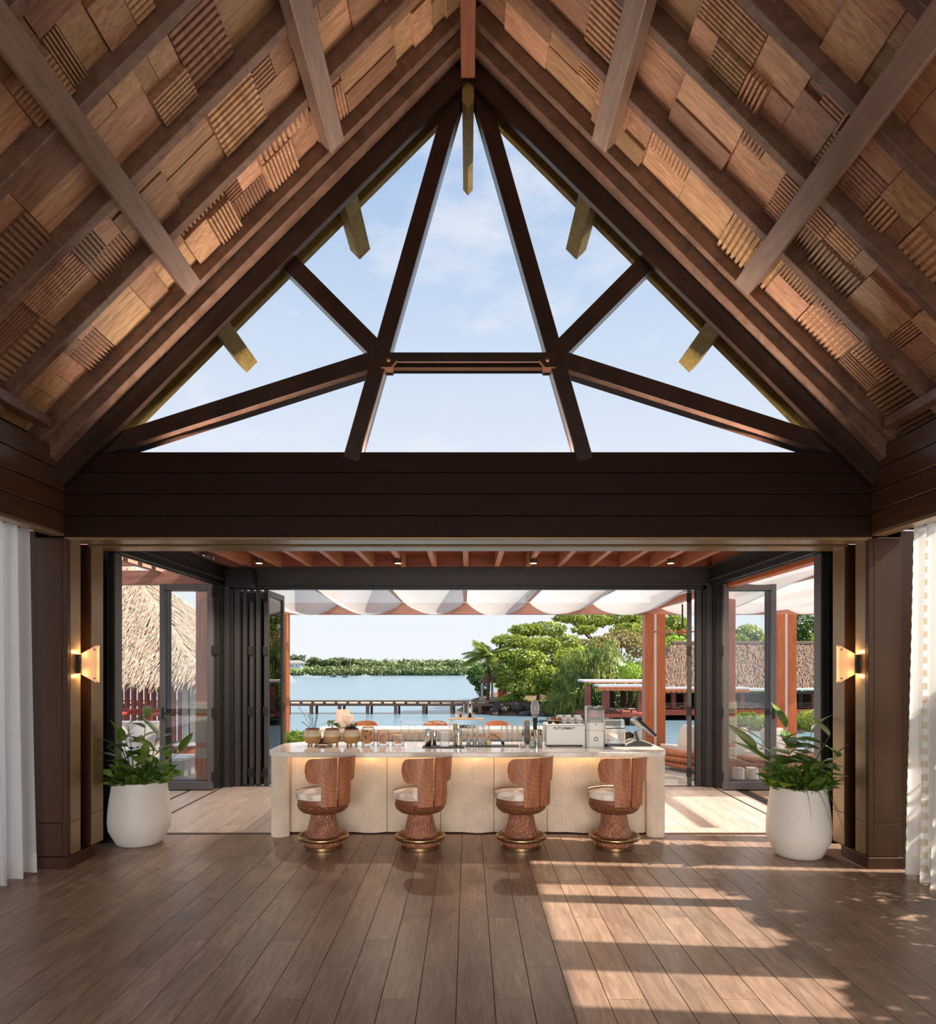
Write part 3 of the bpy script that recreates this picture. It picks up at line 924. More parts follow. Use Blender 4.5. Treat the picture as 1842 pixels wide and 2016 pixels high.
# speaker on the header
c = at(474, 1139, 10.0)
t = empty('wall_speaker', (c.x, 10.0, c.z), 0, 'black rounded loudspeaker hung at the rear left corner of the bay', 'speaker')
pts = []
for (ax, az, a0) in ((.15, .09, 0), (-.15, .09, 90), (-.15, -.09, 180), (.15, -.09, 270)):
    for j in range(5):
        a = math.radians(a0 + j * 22.5); pts.append((ax + .035 * math.cos(a), az + .035 * math.sin(a)))
MB().prism(pts, -.08, .1).build('cabinet', M['black'], t)
MB().prism([(u * .92, v * .9) for u, v in pts], -.088, -.08).build('grille', M['rubber'], t)
MB().box(-.02, .02, .1, .14, -.03, .05).build('wall_bracket', M['black'], t)
# curtains
def curtain(name, s, y0, y1, ztop, label, folds, patches=(), xc=3.79, amp=.05, seed=0):
    r = random.Random(seed)
    t = empty(name, (s * xc, (y0 + y1) / 2, 0), 0, label, 'curtain')
    ph = [r.uniform(0, 6.28) for _ in range(4)]
    def X(v, z):
        fl = .75 + .45 * (1 - z)
        return s * (-amp * fl * (math.sin(2 * PI * folds * v + ph[0] + .35 * math.sin(2 * z + ph[2])) + .35 * math.sin(2 * PI * folds * 2.17 * v + ph[1] + .8 * z)) - .03 * (1 - z))
    def fn(u, v):
        z = v
        return (X(u, z), (y0 - y1) / 2 + (y1 - y0) * u + .02 * math.sin(9 * u + 3 * z) * (1 - z), .015 + (ztop - .015) * z + (.012 * math.sin(2 * PI * folds * u + ph[3]) if v == 0 else 0))
    mb = MB().grid(fn, int(folds * 22), 26)
    o = mb.build('sheer_cloth', M['curtain'], t, 180)
    hm = MB().grid(lambda u, v: (fn(u, v * .055)[0] - s * .0025, fn(u, v * .055)[1], fn(u, v * .055)[2]), int(folds * 22), 3)
    hm.build('hem', M['curtain'], t, 180)
    for u0, u1, zz in patches:
        for za, zb in zz:
            pm = MB().grid(lambda a, b: (X(u0 + (u1 - u0) * a, za + (zb - za) * b) - s * .004, fn(u0 + (u1 - u0) * a, za + (zb - za) * b)[1], fn(u0 + (u1 - u0) * a, za + (zb - za) * b)[2]), 7, 3)
            pm.build('woven_patch', M['patch'], t, 180)
    return t
curtain('curtain', -1, 3.2, 6.02, 2.95, 'long sheer white curtain by the left pillar', 15, seed=3,
        patches=[(.965, .972, [(.05 + .055 * i, .05 + .055 * i + .028) for i in range(10)])], amp=.055)
strip = lambda a, n, st: [(a + st * i, a + st * i + st * .52) for i in range(n)]
curtain('curtain', 1, 5.46, 6.04, 2.95, 'long sheer white curtain with beige patches by the right pillar', 3.2, seed=5,
        patches=[(.80, .835, strip(.04, 26, .036)), (.47, .51, strip(.03, 26, .036)), (.13, .17, strip(.05, 25, .036))], amp=.055)
curtain('curtain', 1, 3.86, 4.30, 2.95, 'gathered sheer curtain at the right side opening outside the frame', 4, seed=8)
curtain('curtain', 1, 2.3, 3.42, 2.95, 'second gathered sheer curtain at the right side opening outside the frame', 7, seed=9)
# wall sconces
for s in (-1, 1):
    sd = 'left' if s < 0 else 'right'
    t = empty('wall_sconce', (s * 3.498, 6.36, 1.79), 0, 'glowing trapezoid wall sconce on the %s pillar' % sd, 'sconce', 'pillar sconces')
    MB().box(-.008 if s < 0 else -.03, .03 if s < 0 else .008, -.06, .06, -.085, .085, c=.004).build('back_plate', M['black'], t)
    tr = [(-s * .012, -.085), (-s * .165, -.17), (-s * .165, .17), (-s * .012, .085)]
    k = bpy.data.materials.get('frosted sconce glass')
    if not k:
        kk = NT('frosted sconce glass')
        kk.set(Base_Color=(1, .86, .68, 1), Roughness=.5, Emission_Color=(1, .62, .30, 1), Emission_Strength=.10)
        tl = kk.n('ShaderNodeBsdfTranslucent', {0: (1, .84, .62, 1)})
        mx = kk.n('ShaderNodeMixShader', {0: .5, 1: kk.b.outputs[0], 2: tl.outputs[0]})
        kk.link(mx.outputs[0], kk.out.inputs[0]); k = kk.m
    MB().prism(tr, -.028, -.022).build('glass_shade', k, t)
    MB().prism(tr, .022, .028).build('glass_shade', k, t)
    for z in (-.13, .13):
        MB().lathe([(.007, 0), (.007, .006)], 10, m=Matrix.Translation((-s * .148, -.028, z)) @ Matrix.Rotation(PI / 2, 4, 'X')).build('screw', M['black'], t)
    for z in (-.07, .07):
        MB().lathe([(.004, -.012), (.013, -.006), (.013, .006), (.004, .012)], 12, c=(-s * .06, 0, z)).build('bulb', M['bulb'], t)
        L = bpy.data.lights.new('sconce', 'POINT'); L.energy = 2.2; L.color = (1, .64, .32); L.shadow_soft_size = .02
        lo = bpy.data.objects.new('sconce_lamp', L); COL.objects.link(lo); lo.parent = t; lo.location = (-s * .06, 0, z * 1.35)
# ================================================================== TERRACE
terr = tag(MB().box(-13, 13, 10.345, 14.1, -3.6, -.02).box(-13, -3.955, -8, 10.345, -.4, -.02).box(3.955, 13, -8, 10.345, -.4, -.02).box(-13, 13, -14, -4.205, -.4, -.02).build('floor', M['concrete']),
           'pale stone terrace round the pavilion', 'floor', kind='structure')
tm = MB().box(-.598, .598, -.298, .298, -.02, 0, c=.002).mesh('terrace_tile'); tm.materials.append(M['terrace'])
dm = MB().box(-.098, .098, -.898, .898, -.02, 0, c=.002).mesh('deck_plank'); dm.materials.append(M['plank'])
for i in range(4):
    for j in range(11):
        o = bpy.data.objects.new('terrace_tile', tm); COL.objects.link(o); o.parent = terr
        o.location = (-4.56 - 1.2 * i - (.6 if j % 2 and i else 0), 7.3 + .6 * j, -.001)
for i in range(6):
    for j in range(6):
        o = bpy.data.objects.new('terrace_tile', tm); COL.objects.link(o); o.parent = terr
        o.location = (-3.3 + 1.2 * i, 10.66 + .6 * j, -.001)
for i in range(20):
    for j in range(4):
        o = bpy.data.objects.new('deck_plank', dm); COL.objects.link(o); o.parent = terr
        o.location = (4.06 + .2 * i, 7.8 + 1.8 * j + (.6 * (i % 3) - .6), -.001)

# ================================================================== PERGOLA
pg = empty('pergola', (0, 13.9, 0), 0, 'reddish timber pergola frame along the terrace edge', 'pergola')
def gpart(mb, name, mat, smooth=None, par=None):
    par = par or pg
    o = mb.build(name, M[mat], par, smooth); o.matrix_parent_inverse = Matrix.Translation(tuple(-v for v in par.location)); return o
gpart(MB().box(-3.95, 10, 13.82, 13.98, 2.75, 2.98, c=.005), 'edge_beam', 'pergola')
cols_x = [(-3.92, -3.75), (-3.70, -3.53), (3.45, 3.62), (3.67, 3.84), (6.0, 6.17), (6.22, 6.39)]
for a, b in cols_x:
    gpart(MB().box(a, b, 13.72, 14.0, -.019, 2.75, c=.005), 'column_board', 'orange')
for x in (-3.725, 3.645, 6.195):
    gpart(MB().box(x - .025, x + .025, 13.728, 13.95, -.019, 2.75), 'column_sunlit_strip', 'house_wall')  # white strip: sunlight on the column edges, put into its colour
RX = [-.05 + 1.22 * k for k in range(-6, 8)]
for x in RX:
    if -3.9 < x:
        gpart(MB().box(x - .045, x + .045, 10.45 if abs(x) < 3.8 else 7.4, 13.82, 2.99, 3.10, c=.004), 'pergola_rafter', 'pergola')
gpart(MB().box(3.66, 3.78, 7.0, 13.8, 2.87, 2.99, c=.004), 'side_beam', 'orange')
for s in (-1, 1):
    x0, x1 = (-4.19, -3.97) if s < 0 else (3.94, 4.12)
    cp = gpart(MB().box(x0, x1, 10.86, 11.06, -.019, 2.97, c=.005), 'rope_column', 'orange')
    for z0, z1 in ((1.02, 1.21), (.57, .96), (.325, .505)):
        mb = MB(); n = int((z1 - z0) / .024)
        for i in range(n):
            z = z0 + .012 + i * .024
            pts = []
            rr = rrect(x0 - .008, x1 + .008, 10.852, 11.068, .012, 2)
            for (p, q) in zip(rr, rr[1:] + rr[:1]):
                L_ = math.hypot(q[0] - p[0], q[1] - p[1]); m = max(1, int(L_ / .02))
                for j in range(m):
                    t_ = j / m; pts.append((p[0] + (q[0] - p[0]) * t_, p[1] + (q[1] - p[1]) * t_, z + .004 * (1 if (j + i) % 2 else -1)))
            mb.tube(pts, .0115, 5, closed=True)
        o = mb.build('rope_wrap', M['rope'], cp, 60)
# left part: open slats over a beam
gpart(MB().box(-9, -3.66, 10.52, 10.68, 2.97, 3.18, c=.004), 'side_beam', 'pergola')
for i in range(9):
    y = 7.2 + i * .42
    gpart(MB().box(-9, -3.7, y, y + .13, 3.26, 3.34, c=.003), 'pergola_slat', 'pergola')
for x in (-4.6, -5.9, -7.2):
    gpart(MB().box(x - .05, x + .05, 7.0, 10.52, 3.15, 3.26, c=.003), 'pergola_rafter', 'pergola')
# fabric swags
sides = []
for k in range(-3, 7):
    x0 = -.05 + 1.22 * k; x1 = x0 + 1.22
    sides.append((x0, x1))
ordn = ('first', 'second', 'third', 'fourth', 'fifth', 'sixth', 'seventh', 'eighth', 'ninth', 'tenth')
for i, (x0, x1) in enumerate(sides):
    ya = 10.45 if x1 < 3.9 else 9.2
    r = random.Random(i)
    p1, p2 = r.uniform(0, 6), r.uniform(0, 6)
    def fn(u, v, x0=x0, x1=x1, ya=ya, p1=p1, p2=p2):
        sag = .25 * (1 - (2 * u - 1) ** 2) ** .85 * min(1, v * 1.9 + .02) ** .8
        wr = .012 * math.sin(9 * u + p1 + 4 * v) * math.sin(PI * u)
        lengthwise = .05 * math.sin(PI * v) + .02 * math.sin(5 * v + p2)
        return (x0 + .02 + (x1 - x0 - .04) * u, ya + (13.80 - ya) * v, 3.02 - .035 * v - sag - wr - lengthwise * math.sin(PI * u))
    t = MB().grid(fn, 17, 26).build('canopy_swag', M['swag'], None, 180)
    tag(t, '%s white fabric swag from the left under the pergola' % ordn[i], 'canopy', 'white canopy swags under the pergola')
# ceiling fan
c = at(1343, 1244, 12.5)
t = empty('ceiling_fan', (c.x, c.y, c.z), 0, 'wooden ceiling fan on a black rod under the pergola at the right', 'fan')
MB().tube([(0, 0, .03), (0, 0, .72)], .014, 10).build('rod', M['black'], t, 50)
MB().lathe([(.02, .06), (.035, .03), (.09, .01), (.10, -.02), (.04, -.04)], 24).build('hub', M['orange'], t, 50)
for a in (188, 68, 308):
    q = math.radians(a)
    m_ = Matrix.Rotation(q, 4, 'Z') @ Matrix.Rotation(.18, 4, 'X')
    MB().prism([(.06, -.04), (.25, -.07), (.62, -.045), (.66, 0), (.62, .045), (.25, .06), (.06, .04)], -.006, .006, axis='z', m=m_).build('blade', M['orange'], t)
MB().lathe([(.04, .70), (.06, .71), (.06, .74)], 16).build('ceiling_rose', M['black'], t, 50)

# ================================================================== LEFT HUT AND TERRACE FURNITURE
def strands(n, fa, mat, name, parent, ln=(.3, .7), w=.018, seed=0, lift=.05):
    """straw lying on a surface; fa(rand) -> (point, down-slope dir, normal)"""
    r = random.Random(seed); V = []
    for i in range(n):
        p, dn, nm = fa(r)
        L_ = r.uniform(*ln)
        d = (dn + Vector((r.uniform(-.22, .22), r.uniform(-.22, .22), r.uniform(-.1, .1)))).normalized()
        sd = d.cross(nm).normalized() * w * r.uniform(.6, 1.3)
        a = p + nm * r.uniform(0, lift); b = p + d * L_ + nm * (lift * r.uniform(.4, 1.3))
        V += [tuple(a - sd), tuple(a + sd), tuple(b + sd * .3), tuple(b - sd * .3)]
    o = quads(name, V, M[mat], parent); o['kind'] = 'stuff'
    return o
EX, EY, EZ, EW, EH = -5.54, 15.0, 1.454, 3.2, 2.91
hut = empty('thatched_hut', (EX - EW, EY + EW, -.6), 0, 'pale thatched hut with red slatted walls at the left', 'hut')
hc = Vector((EX - EW, EY + EW, 0))
def hl(v):
    return (v[0] - hut.location.x, v[1] - hut.location.y, v[2] - hut.location.z)
A = Vector((hc.x, hc.y, EZ + EH))
corners = [Vector((hc.x + sx * EW, hc.y + sy * EW, EZ)) for sx, sy in ((-1, -1), (1, -1), (1, 1), (-1, 1))]
mb = MB()
vs = [hl(c_) for c_ in corners] + [hl(c_ + Vector((0, 0, -.16))) for c_ in corners] + [hl(A)]
mb.add(vs, [(0, 1, 8), (1, 2, 8), (2, 3, 8), (3, 0, 8), (0, 4, 5, 1), (1, 5, 6, 2), (2, 6, 7, 3), (3, 7, 4, 0), (4, 7, 6, 5)])
mb.build('roof', M['thatch'], hut)
HL = Vector(hut.location)
def fa(r):
    f = r.choice((0, 0, 0, 1, 1, 2))
    a, b = corners[f], corners[(f + 1) % 4]
    u, v = r.random(), r.random()
    if u + v > 1: u, v = 1 - u, 1 - v
    p = a + (b - a) * u + (A - a) * v
    nm = (b - a).cross(A - a).normalized()
    dn = ((a + b) / 2 - A).normalized()
    return p - HL, dn, nm
strands(15000, fa, 'thatch', 'straw', hut, (.25, .55), .014, 1, .06)
def fe(r):
    f = r.choice((0, 0, 1))
    a, b = corners[f], corners[(f + 1) % 4]
    p = a + (b - a) * r.random()
    nm = (b - a).cross(A - a).normalized(); dn = ((a + b) / 2 - A).normalized()
    return p - dn * .12 - HL, (dn * .5 + Vector((0, 0, -.9))).normalized(), nm
strands(2600, fe, 'thatch', 'eave_fringe', hut, (.18, .36), .012, 2, .05)
yb = EY + .35
for i in range(16):
    x = -6.28 - i * .145
    MB().box(*[v for v in (x - .035 - HL.x, x + .035 - HL.x)], yb - HL.y, yb + .12 - HL.y, 0, 2.0, c=.004).build('wall_slat', M['redwood'], hut)
for x in (-5.98, -6.16):
    MB().box(x - .07 - HL.x, x + .07 - HL.x, yb - HL.y, yb + .16 - HL.y, 0, 2.0, c=.004).build('post', M['concrete'], hut)
MB().box(-3.1, 3.1, -2.9, 3.0, -.15, 0.0).build('base', M['concrete'], hut)
MB().box(-3.1, -2.9, -2.6, 2.8, 0, 2.0).build('side_wall', M['redwood'], hut)
# sofa
t = empty('terrace_sofa', (-6.05, 11.9, -.001), 0, 'white rounded outdoor sofa behind the left planter', 'sofa')
MB().prism(rrect(-1.3, .75, -.45, .45, .2, 6), .06, .38, axis='z').build('seat', M['sofa'], t, 50)
MB().prism(rrect(-1.3, .75, .25, .55, .12, 6), .06, .78, axis='z').build('backrest', M['sofa'], t, 50)
for x, rz in ((-.7, .1), (0, -.12), (.5, .2)):
    m_ = Matrix.Translation((x, .12, .52)) @ Matrix.Rotation(-.35, 4, 'X') @ Matrix.Rotation(rz, 4, 'Y')
    MB().lathe([(.001, -.09), (.2, -.07), (.26, 0), (.2, .07), (.001, .09)], 20, m=m_ @ Matrix.Rotation(PI / 2, 4, 'X')).build('cushion', M['sofa'], t, 70)
MB().box(-1.2, .65, -.4, .4, 0, .06).build('base', M['redwood'], t)
t = empty('red_armchair', (-5.95, 12.72, -.001), 0, 'red timber armchair frame in front of the hut', 'chair')
for x in (-.36, .36):
    for y in (-.3, .3):
        MB().box(x - .03, x + .03, y - .03, y + .03, 0, .95 if y > 0 else .85, c=.004).build('leg', M['redwood'], t)
    MB().box(x - .035, x + .035, -.33, .33, .85, .90, c=.004).build('armrest', M['redwood'], t)
MB().box(-.36, .36, .27, .33, .85, .95, c=.004).build('top_rail', M['redwood'], t)
MB().box(-.33, .33, -.3, .3, .36, .42, c=.004).build('seat', M['redwood'], t)
MB().box(-.3, .3, -.28, .26, .42, .52, c=.02).build('cushion', M['sofa'], t)
c = at(352, 1528, 11.3)
t = empty('concrete_plinth', (c.x, c.y, -.001), 0, 'low pale concrete plinth with a white slab behind the left glass door', 'plinth')
MB().box(-.28, .16, -.25, .25, 0, .26, c=.006).build('block', M['concrete'], t); MB().box(-.3, .18, -.27, .27, .26, .31, c=.006).build('slab', M['white'], t)
c = at(369, 1522, 11.9)
t = empty('side_table', (c.x, c.y, -.001), 0, 'round wooden side table with pale top behind the left glass door', 'table')
MB().lathe([(.16, 0), (.17, .01), (.17, .40), (.16, .41)], 28).build('drum', M['orange'], t, 50)
MB().lathe([(.22, .41), (.24, .42), (.24, .44), (.22, .45)], 28).build('table_top', M['stone'], t, 50)
# stone border at the terrace edge
def rock_mesh(seed, n=9, m=6):
    r = random.Random(seed)
    ph = [(r.uniform(0, 6.28), r.uniform(.08, .2)) for _ in range(6)]
    def fn(u, v):
        a = 2 * PI * u; b = PI * (v - .5)
        k_ = 1 + ph[0][1] * math.sin(2 * a + ph[0][0]) + ph[1][1] * math.sin(3 * a + ph[1][0] + 2 * b) + ph[2][1] * math.cos(2 * b + a + ph[2][0])
        return (.5 * k_ * math.cos(a) * math.cos(b), .5 * k_ * math.sin(a) * math.cos(b), .42 * k_ * math.sin(b))
    me = MB().grid(fn, n, m, closed_u=True).mesh('boulder', 40); me.materials.append(M['rock']); return me
RK = [rock_mesh(i) for i in range(5)]
def rock(loc, sc, label, group, r):
    o = bpy.data.objects.new('boulder', r.choice(RK)); COL.objects.link(o)
    o.location = loc; o.scale = (sc * r.uniform(.9, 1.5), sc * r.uniform(.8, 1.2), sc * r.uniform(.6, 1.0)); o.rotation_euler = (r.uniform(-.3, .3), r.uniform(-.3, .3), r.uniform(0, 6.28))
    tag(o, label, 'rock', group)
r = random.Random(5)
for i in range(26):
    x = -6.4 + i * .17 if i < 14 else 3.1 + (i - 14) * .42
    rock((x + r.uniform(-.05, .05), 13.35 + r.uniform(-.15, .15), .05), .34, 'dark border stone along the terrace edge', 'border stones of the terrace edge', r)
c = at(371, 1462, 12.9); rock((c.x, c.y, .10), .5, 'large grey boulder beside the wooden side table', None, r)
# curved lounge sofa at the right
t = empty('lounge_sofa', (4.7, 12.5, -.001), 0, 'curved brown timber lounge sofa with cream cushions at the right', 'sofa')
arc = lambda R_, z, a0, a1, n=22: [(R_ * math.cos(math.radians(a0 + (a1 - a0) * i / n)), R_ * math.sin(math.radians(a0 + (a1 - a0) * i / n)), z) for i in range(n + 1)]
for z, R_ in ((.10, 1.42), (.21, 1.48), (.31, 1.5)):
    MB().tube(arc(R_, z, 185, 300), .055, 10).build('timber_rail', M['stoolwood'], t, 60)
vs, fs = [], []
for i, (x, y, z) in enumerate(arc(1, 0, 190, 296, 22)):
    for R_, zz in ((.85, .12), (.85, .36), (1.38, .40), (1.38, .12)):
        vs.append((x * R_, y * R_, zz))
for i in range(22):
    for j in range(4):
        fs.append((4 * i + j, 4 * i + (j + 1) % 4, 4 * i + 4 + (j + 1) % 4, 4 * i + 4 + j))
fs += [(0, 1, 2, 3), (91, 90, 89, 88)]
MB().add(vs, fs).build('seat_cushion', M['sofa'], t, 40)
for a in (215, 250, 280):
    q = math.radians(a)
    MB().box(-.22, .22, -.06, .06, -.2, .2, c=.05, m=Matrix.Translation((1.2 * math.cos(q), 1.2 * math.sin(q), .56)) @ Matrix.Rotation(q - PI / 2, 4, 'Z') @ Matrix.Rotation(.3, 4, 'X')).build('back_cushion', M['sofa'], t, 50)
for a in (195, 240, 290):
    q = math.radians(a); MB().box(1.2 * math.cos(q) - .04, 1.2 * math.cos(q) + .04, 1.2 * math.sin(q) - .04, 1.2 * math.sin(q) + .04, 0, .12).build('foot', M['stoolwood'], t)
for px, lb in ((1454, 'white upholstered pouf behind the right glass door, left one'), (1481, 'white upholstered pouf behind the right glass door, right one')):
    c = at(px, 1546, 10.75)
    t = empty('pouf', (c.x, 10.78, -.001), 0, lb, 'pouf')
    MB().prism(rrect(-.075, .075, -.09, .09, .04, 5), .03, .20, axis='z').build('seat', M['sofa'], t, 50)
    MB().prism(rrect(-.06, .06, -.07, .07, .03, 5), 0, .03, axis='z').build('base', M['stoolwood'], t, 50)

# ================================================================== WATER AND FAR SHORE
WZ = -3.0
water = tag(MB().add([(-900, 14.0, WZ), (900, 14.0, WZ), (900, 900, WZ), (-900, 900, WZ)], [(0, 1, 2, 3)]).build('lagoon_water', M['water']), 'calm blue lagoon water beyond the terrace', 'water', kind='structure')
def leaves(clumps, ls, mat, name, parent, seed=0, up=.35, asp=.5, origin=(0, 0, 0)):
    """leaf blades scattered through ellipsoid clumps ((x,y,z),(rx,ry,rz),n)"""
    g = np.random.default_rng(seed); out = []
    for c_, rad, n in clumps:
        d = g.normal(size=(n, 3)); d /= np.linalg.norm(d, axis=1)[:, None]
        k_ = .55 + .5 * g.random((n, 1)) ** .6
        p = np.array(c_) + d * k_ * np.array(rad) - np.array(origin)
        nm = d * .55 + g.normal(size=(n, 3)) * .55 + np.array((0, 0, up)); nm /= np.linalg.norm(nm, axis=1)[:, None]
        t_ = np.cross(nm, g.normal(size=(n, 3))); t_ /= np.linalg.norm(t_, axis=1)[:, None]
        b_ = np.cross(nm, t_)
        s_ = ls * (.6 + .8 * g.random((n, 1)))
        out.append(np.stack([p - t_ * s_, p + b_ * s_ * asp, p + t_ * s_, p - b_ * s_ * asp], axis=1))
    o = quads(name, np.concatenate(out), M[mat], parent); o['kind'] = 'stuff'
    return o
# land of the right bank
r = random.Random(12)
bank = [(.6, 73), (1.8, 69), (3.2, 66.5), (9, 65.5), (16, 66), (60, 66), (120, 150), (9, 150), (4.4, 82)]
lt_ = MB(); n = len(bank)
vs = [(x, y, -1.9 + (.0 if y < 80 else .6)) for x, y in bank] + [(x + (-2.2 if i in (0, 1, 8) else 0), y - 2.2, -3.3) for i, (x, y) in enumerate(bank)]
lt_.add(vs, [tuple(range(n))] + [(i, (i + 1) % n, (i + 1) % n + n, i + n) for i in range(n)])
tag(lt_.build('ground', M['earth']), 'earth bank of the wooded shore', 'ground', kind='structure')
tag(MB().grid(lambda u, v: (3.5 + 40 * u, 67.5 + 40 * v, -1.86 + .8 * v), 6, 6).build('ground', M['lawn']), 'grassy ground of the wooded shore', 'ground', kind='structure')
tag(MB().grid(lambda u, v: (-320 + 420 * u, 268 + 160 * v, -3.1 + 4.6 * min(1, v * 2.2) + 1.2 * math.sin(7 * u) * v), 30, 8).build('ground', M['lawn']), 'green slope of the far shore', 'ground', kind='structure')
r = random.Random(31)
for i in range(54):
    u = i / 54; x = 2.0 + 9.5 * r.random(); row = r.random()
    rock((x, 65.6 - 1.9 * row + (.9 if x < 3 else 0), -2.0 - 1.0 * row), r.uniform(.6, 1.1), 'dark basalt boulder of the shore revetment', 'revetment boulders below the big tree', r)
# jetty
JD, JK = 66.0, 66.0 / F
jt = empty('jetty', at(700, 1384, JD), 0, 'long brown timber jetty crossing the lagoon', 'jetty')
JL = Vector(jt.location)
def jp(x0, x1, y0, y1, d0, d1, name, mat):
    a = at(x0, y1, JD); b = at(x1, y0, JD)
    return MB().box(a.x - JL.x, b.x - JL.x, d0 - JL.y, d1 - JL.y, a.z - JL.z, b.z - JL.z).build(name, M[mat], jt)
jp(120, 984, 1378.6, 1381.6, 65.8, 66.1, 'top_rail', 'jetty')
jp(120, 984, 1385.4, 1389.8, 65.9, 66.2, 'edge_beam', 'jetty')
jp(120, 984, 1384.6, 1386, 66.2, 68.0, 'deck', 'jettypale')
jp(120, 984, 1381.5, 1385.5, 67.8, 68.0, 'far_rail', 'jettypale')
x = 132.0
while x < 968:
    jp(x, x + 5.5, 1381.4, 1385.6, 65.85, 66.05, 'spacer', 'jetty'); x += 22.9
for i in range(-8, 7):
    x = 614 + 55.3 * i
    if x < 960:
        jp(x - 4.4, x + 1.6, 1389.5, 1412, 65.9, 66.2, 'pile', 'jetty'); jp(x + .4, x + 4.6, 1389.5, 1412, 67.4, 67.7, 'pile', 'jetty')
# far shore vegetation
fs_ = empty('shore_thicket', (-40, 275, WZ), 0, 'dense green mangrove belt along the far shore', 'thicket', kind='stuff')
FO = tuple(fs_.location)
cl = []
g = random.Random(8)
x = -205.0
while x < 40:
    px = CX + x * F / 270
    top = 1315 if px > 760 else (1313 if px > 608 else 1320)
    hh = (1331 - top) * .192
    cl.append(((x, 270 + g.uniform(-1, 2), WZ + hh * .45), (g.uniform(2.5, 4), 2.2, hh * g.uniform(.40, .66)), 260)); x += 2.6
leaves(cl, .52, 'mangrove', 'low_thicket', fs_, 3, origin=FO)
cl = []
for px, ytop, n in [(577, 1291, 3), (588, 1292, 3), (612, 1296, 3), (622, 1295, 3), (632, 1298, 3), (641, 1299, 3), (657, 1297, 3), (667, 1295, 3), (676, 1296, 3), (686, 1297, 3), (695, 1299, 3), (705, 1304, 3), (720, 1305, 2), (740, 1303, 2),
                    (757, 1306, 2), (770, 1306, 2), (785, 1307, 2), (800, 1308, 2), (815, 1309, 2), (830, 1310, 2), (845, 1308, 2), (860, 1311, 2), (893, 1303, 2), (898, 1304, 2), (880, 1312, 2), (915, 1312, 2), (930, 1313, 2), (545, 1294, 3), (520, 1296, 3), (490, 1296, 3), (450, 1300, 3), (400, 1302, 3), (350, 1305, 3)]:
    d = 285; c_ = at(px, ytop, d); h = (c_.z + .5)
    for q in range(n):
        cl.append(((c_.x + g.uniform(-1.2, 1.2), d + g.uniform(-2, 2), c_.z - .9 - q * h * .25), (g.uniform(1.4, 2.6), 2, h * .22 + .3), 170))
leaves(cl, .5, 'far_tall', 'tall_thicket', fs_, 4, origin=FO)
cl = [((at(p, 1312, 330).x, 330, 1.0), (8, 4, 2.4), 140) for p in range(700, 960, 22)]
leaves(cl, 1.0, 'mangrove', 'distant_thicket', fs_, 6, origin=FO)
def palm(loc, h, n, L_, label, mat='strap', leafl=.5, seed=0, dense=22, trunk_r=.12, name='palm_tree'):
    r = random.Random(seed)
    t = empty(name, loc, 0, label, 'tree')
    MB().tube([(.15 * math.sin(3 * q), 0, h * q) for q in [i / 6 for i in range(7)]], [trunk_r * (1.2 - .4 * i / 6) for i in range(7)], 8).build('trunk', M['bark'], t, 60)
    for k_ in range(n):
        az = 2 * PI * k_ / n + r.uniform(-.25, .25); el = r.uniform(.1, 1.4)
        pts = []
        for i in range(10):
            q = i / 9; hor = L_ * q * math.cos(el * (1 - .3 * q)); z = h + L_ * (q * math.sin(el) - .55 * q * q * (1.1 - .4 * math.sin(el)))
            pts.append(Vector((hor * math.cos(az) + .15 * math.sin(3), hor * math.sin(az), z)))
        mb = MB().tube(pts, [trunk_r * .25 * (1.1 - q / 10) for q in range(10)], 4)
        for i in range(dense):
            q = (i + 1) / dense; j = min(8, int(q * 9)); p = pts[j].lerp(pts[j + 1], q * 9 - j); d = (pts[j + 1] - pts[j]).normalized()
            sd = d.cross(Vector((0, 0, 1))).normalized()
            ll = leafl * math.sin(PI * (q * .85 + .12)) 
            for sg in (-1, 1):
                tip = p + sd * sg * ll * .8 + d * ll * .55 - Vector((0, 0, ll * .45))
                w = d * L_ * .02
                mb.add([tuple(p - w), tuple(p + w), tuple(tip + w * .2), tuple(tip - w * .2)], [(0, 1, 2, 3)])
        mb.build('frond', M[mat], t)
    return t
c = at(599, 1316, 278); palm((c.x, 278, c.z), 4.6, 9, 1.6, 'lone palm beside the white far house', 'leaf_dark', .6, 2, 10, .16)
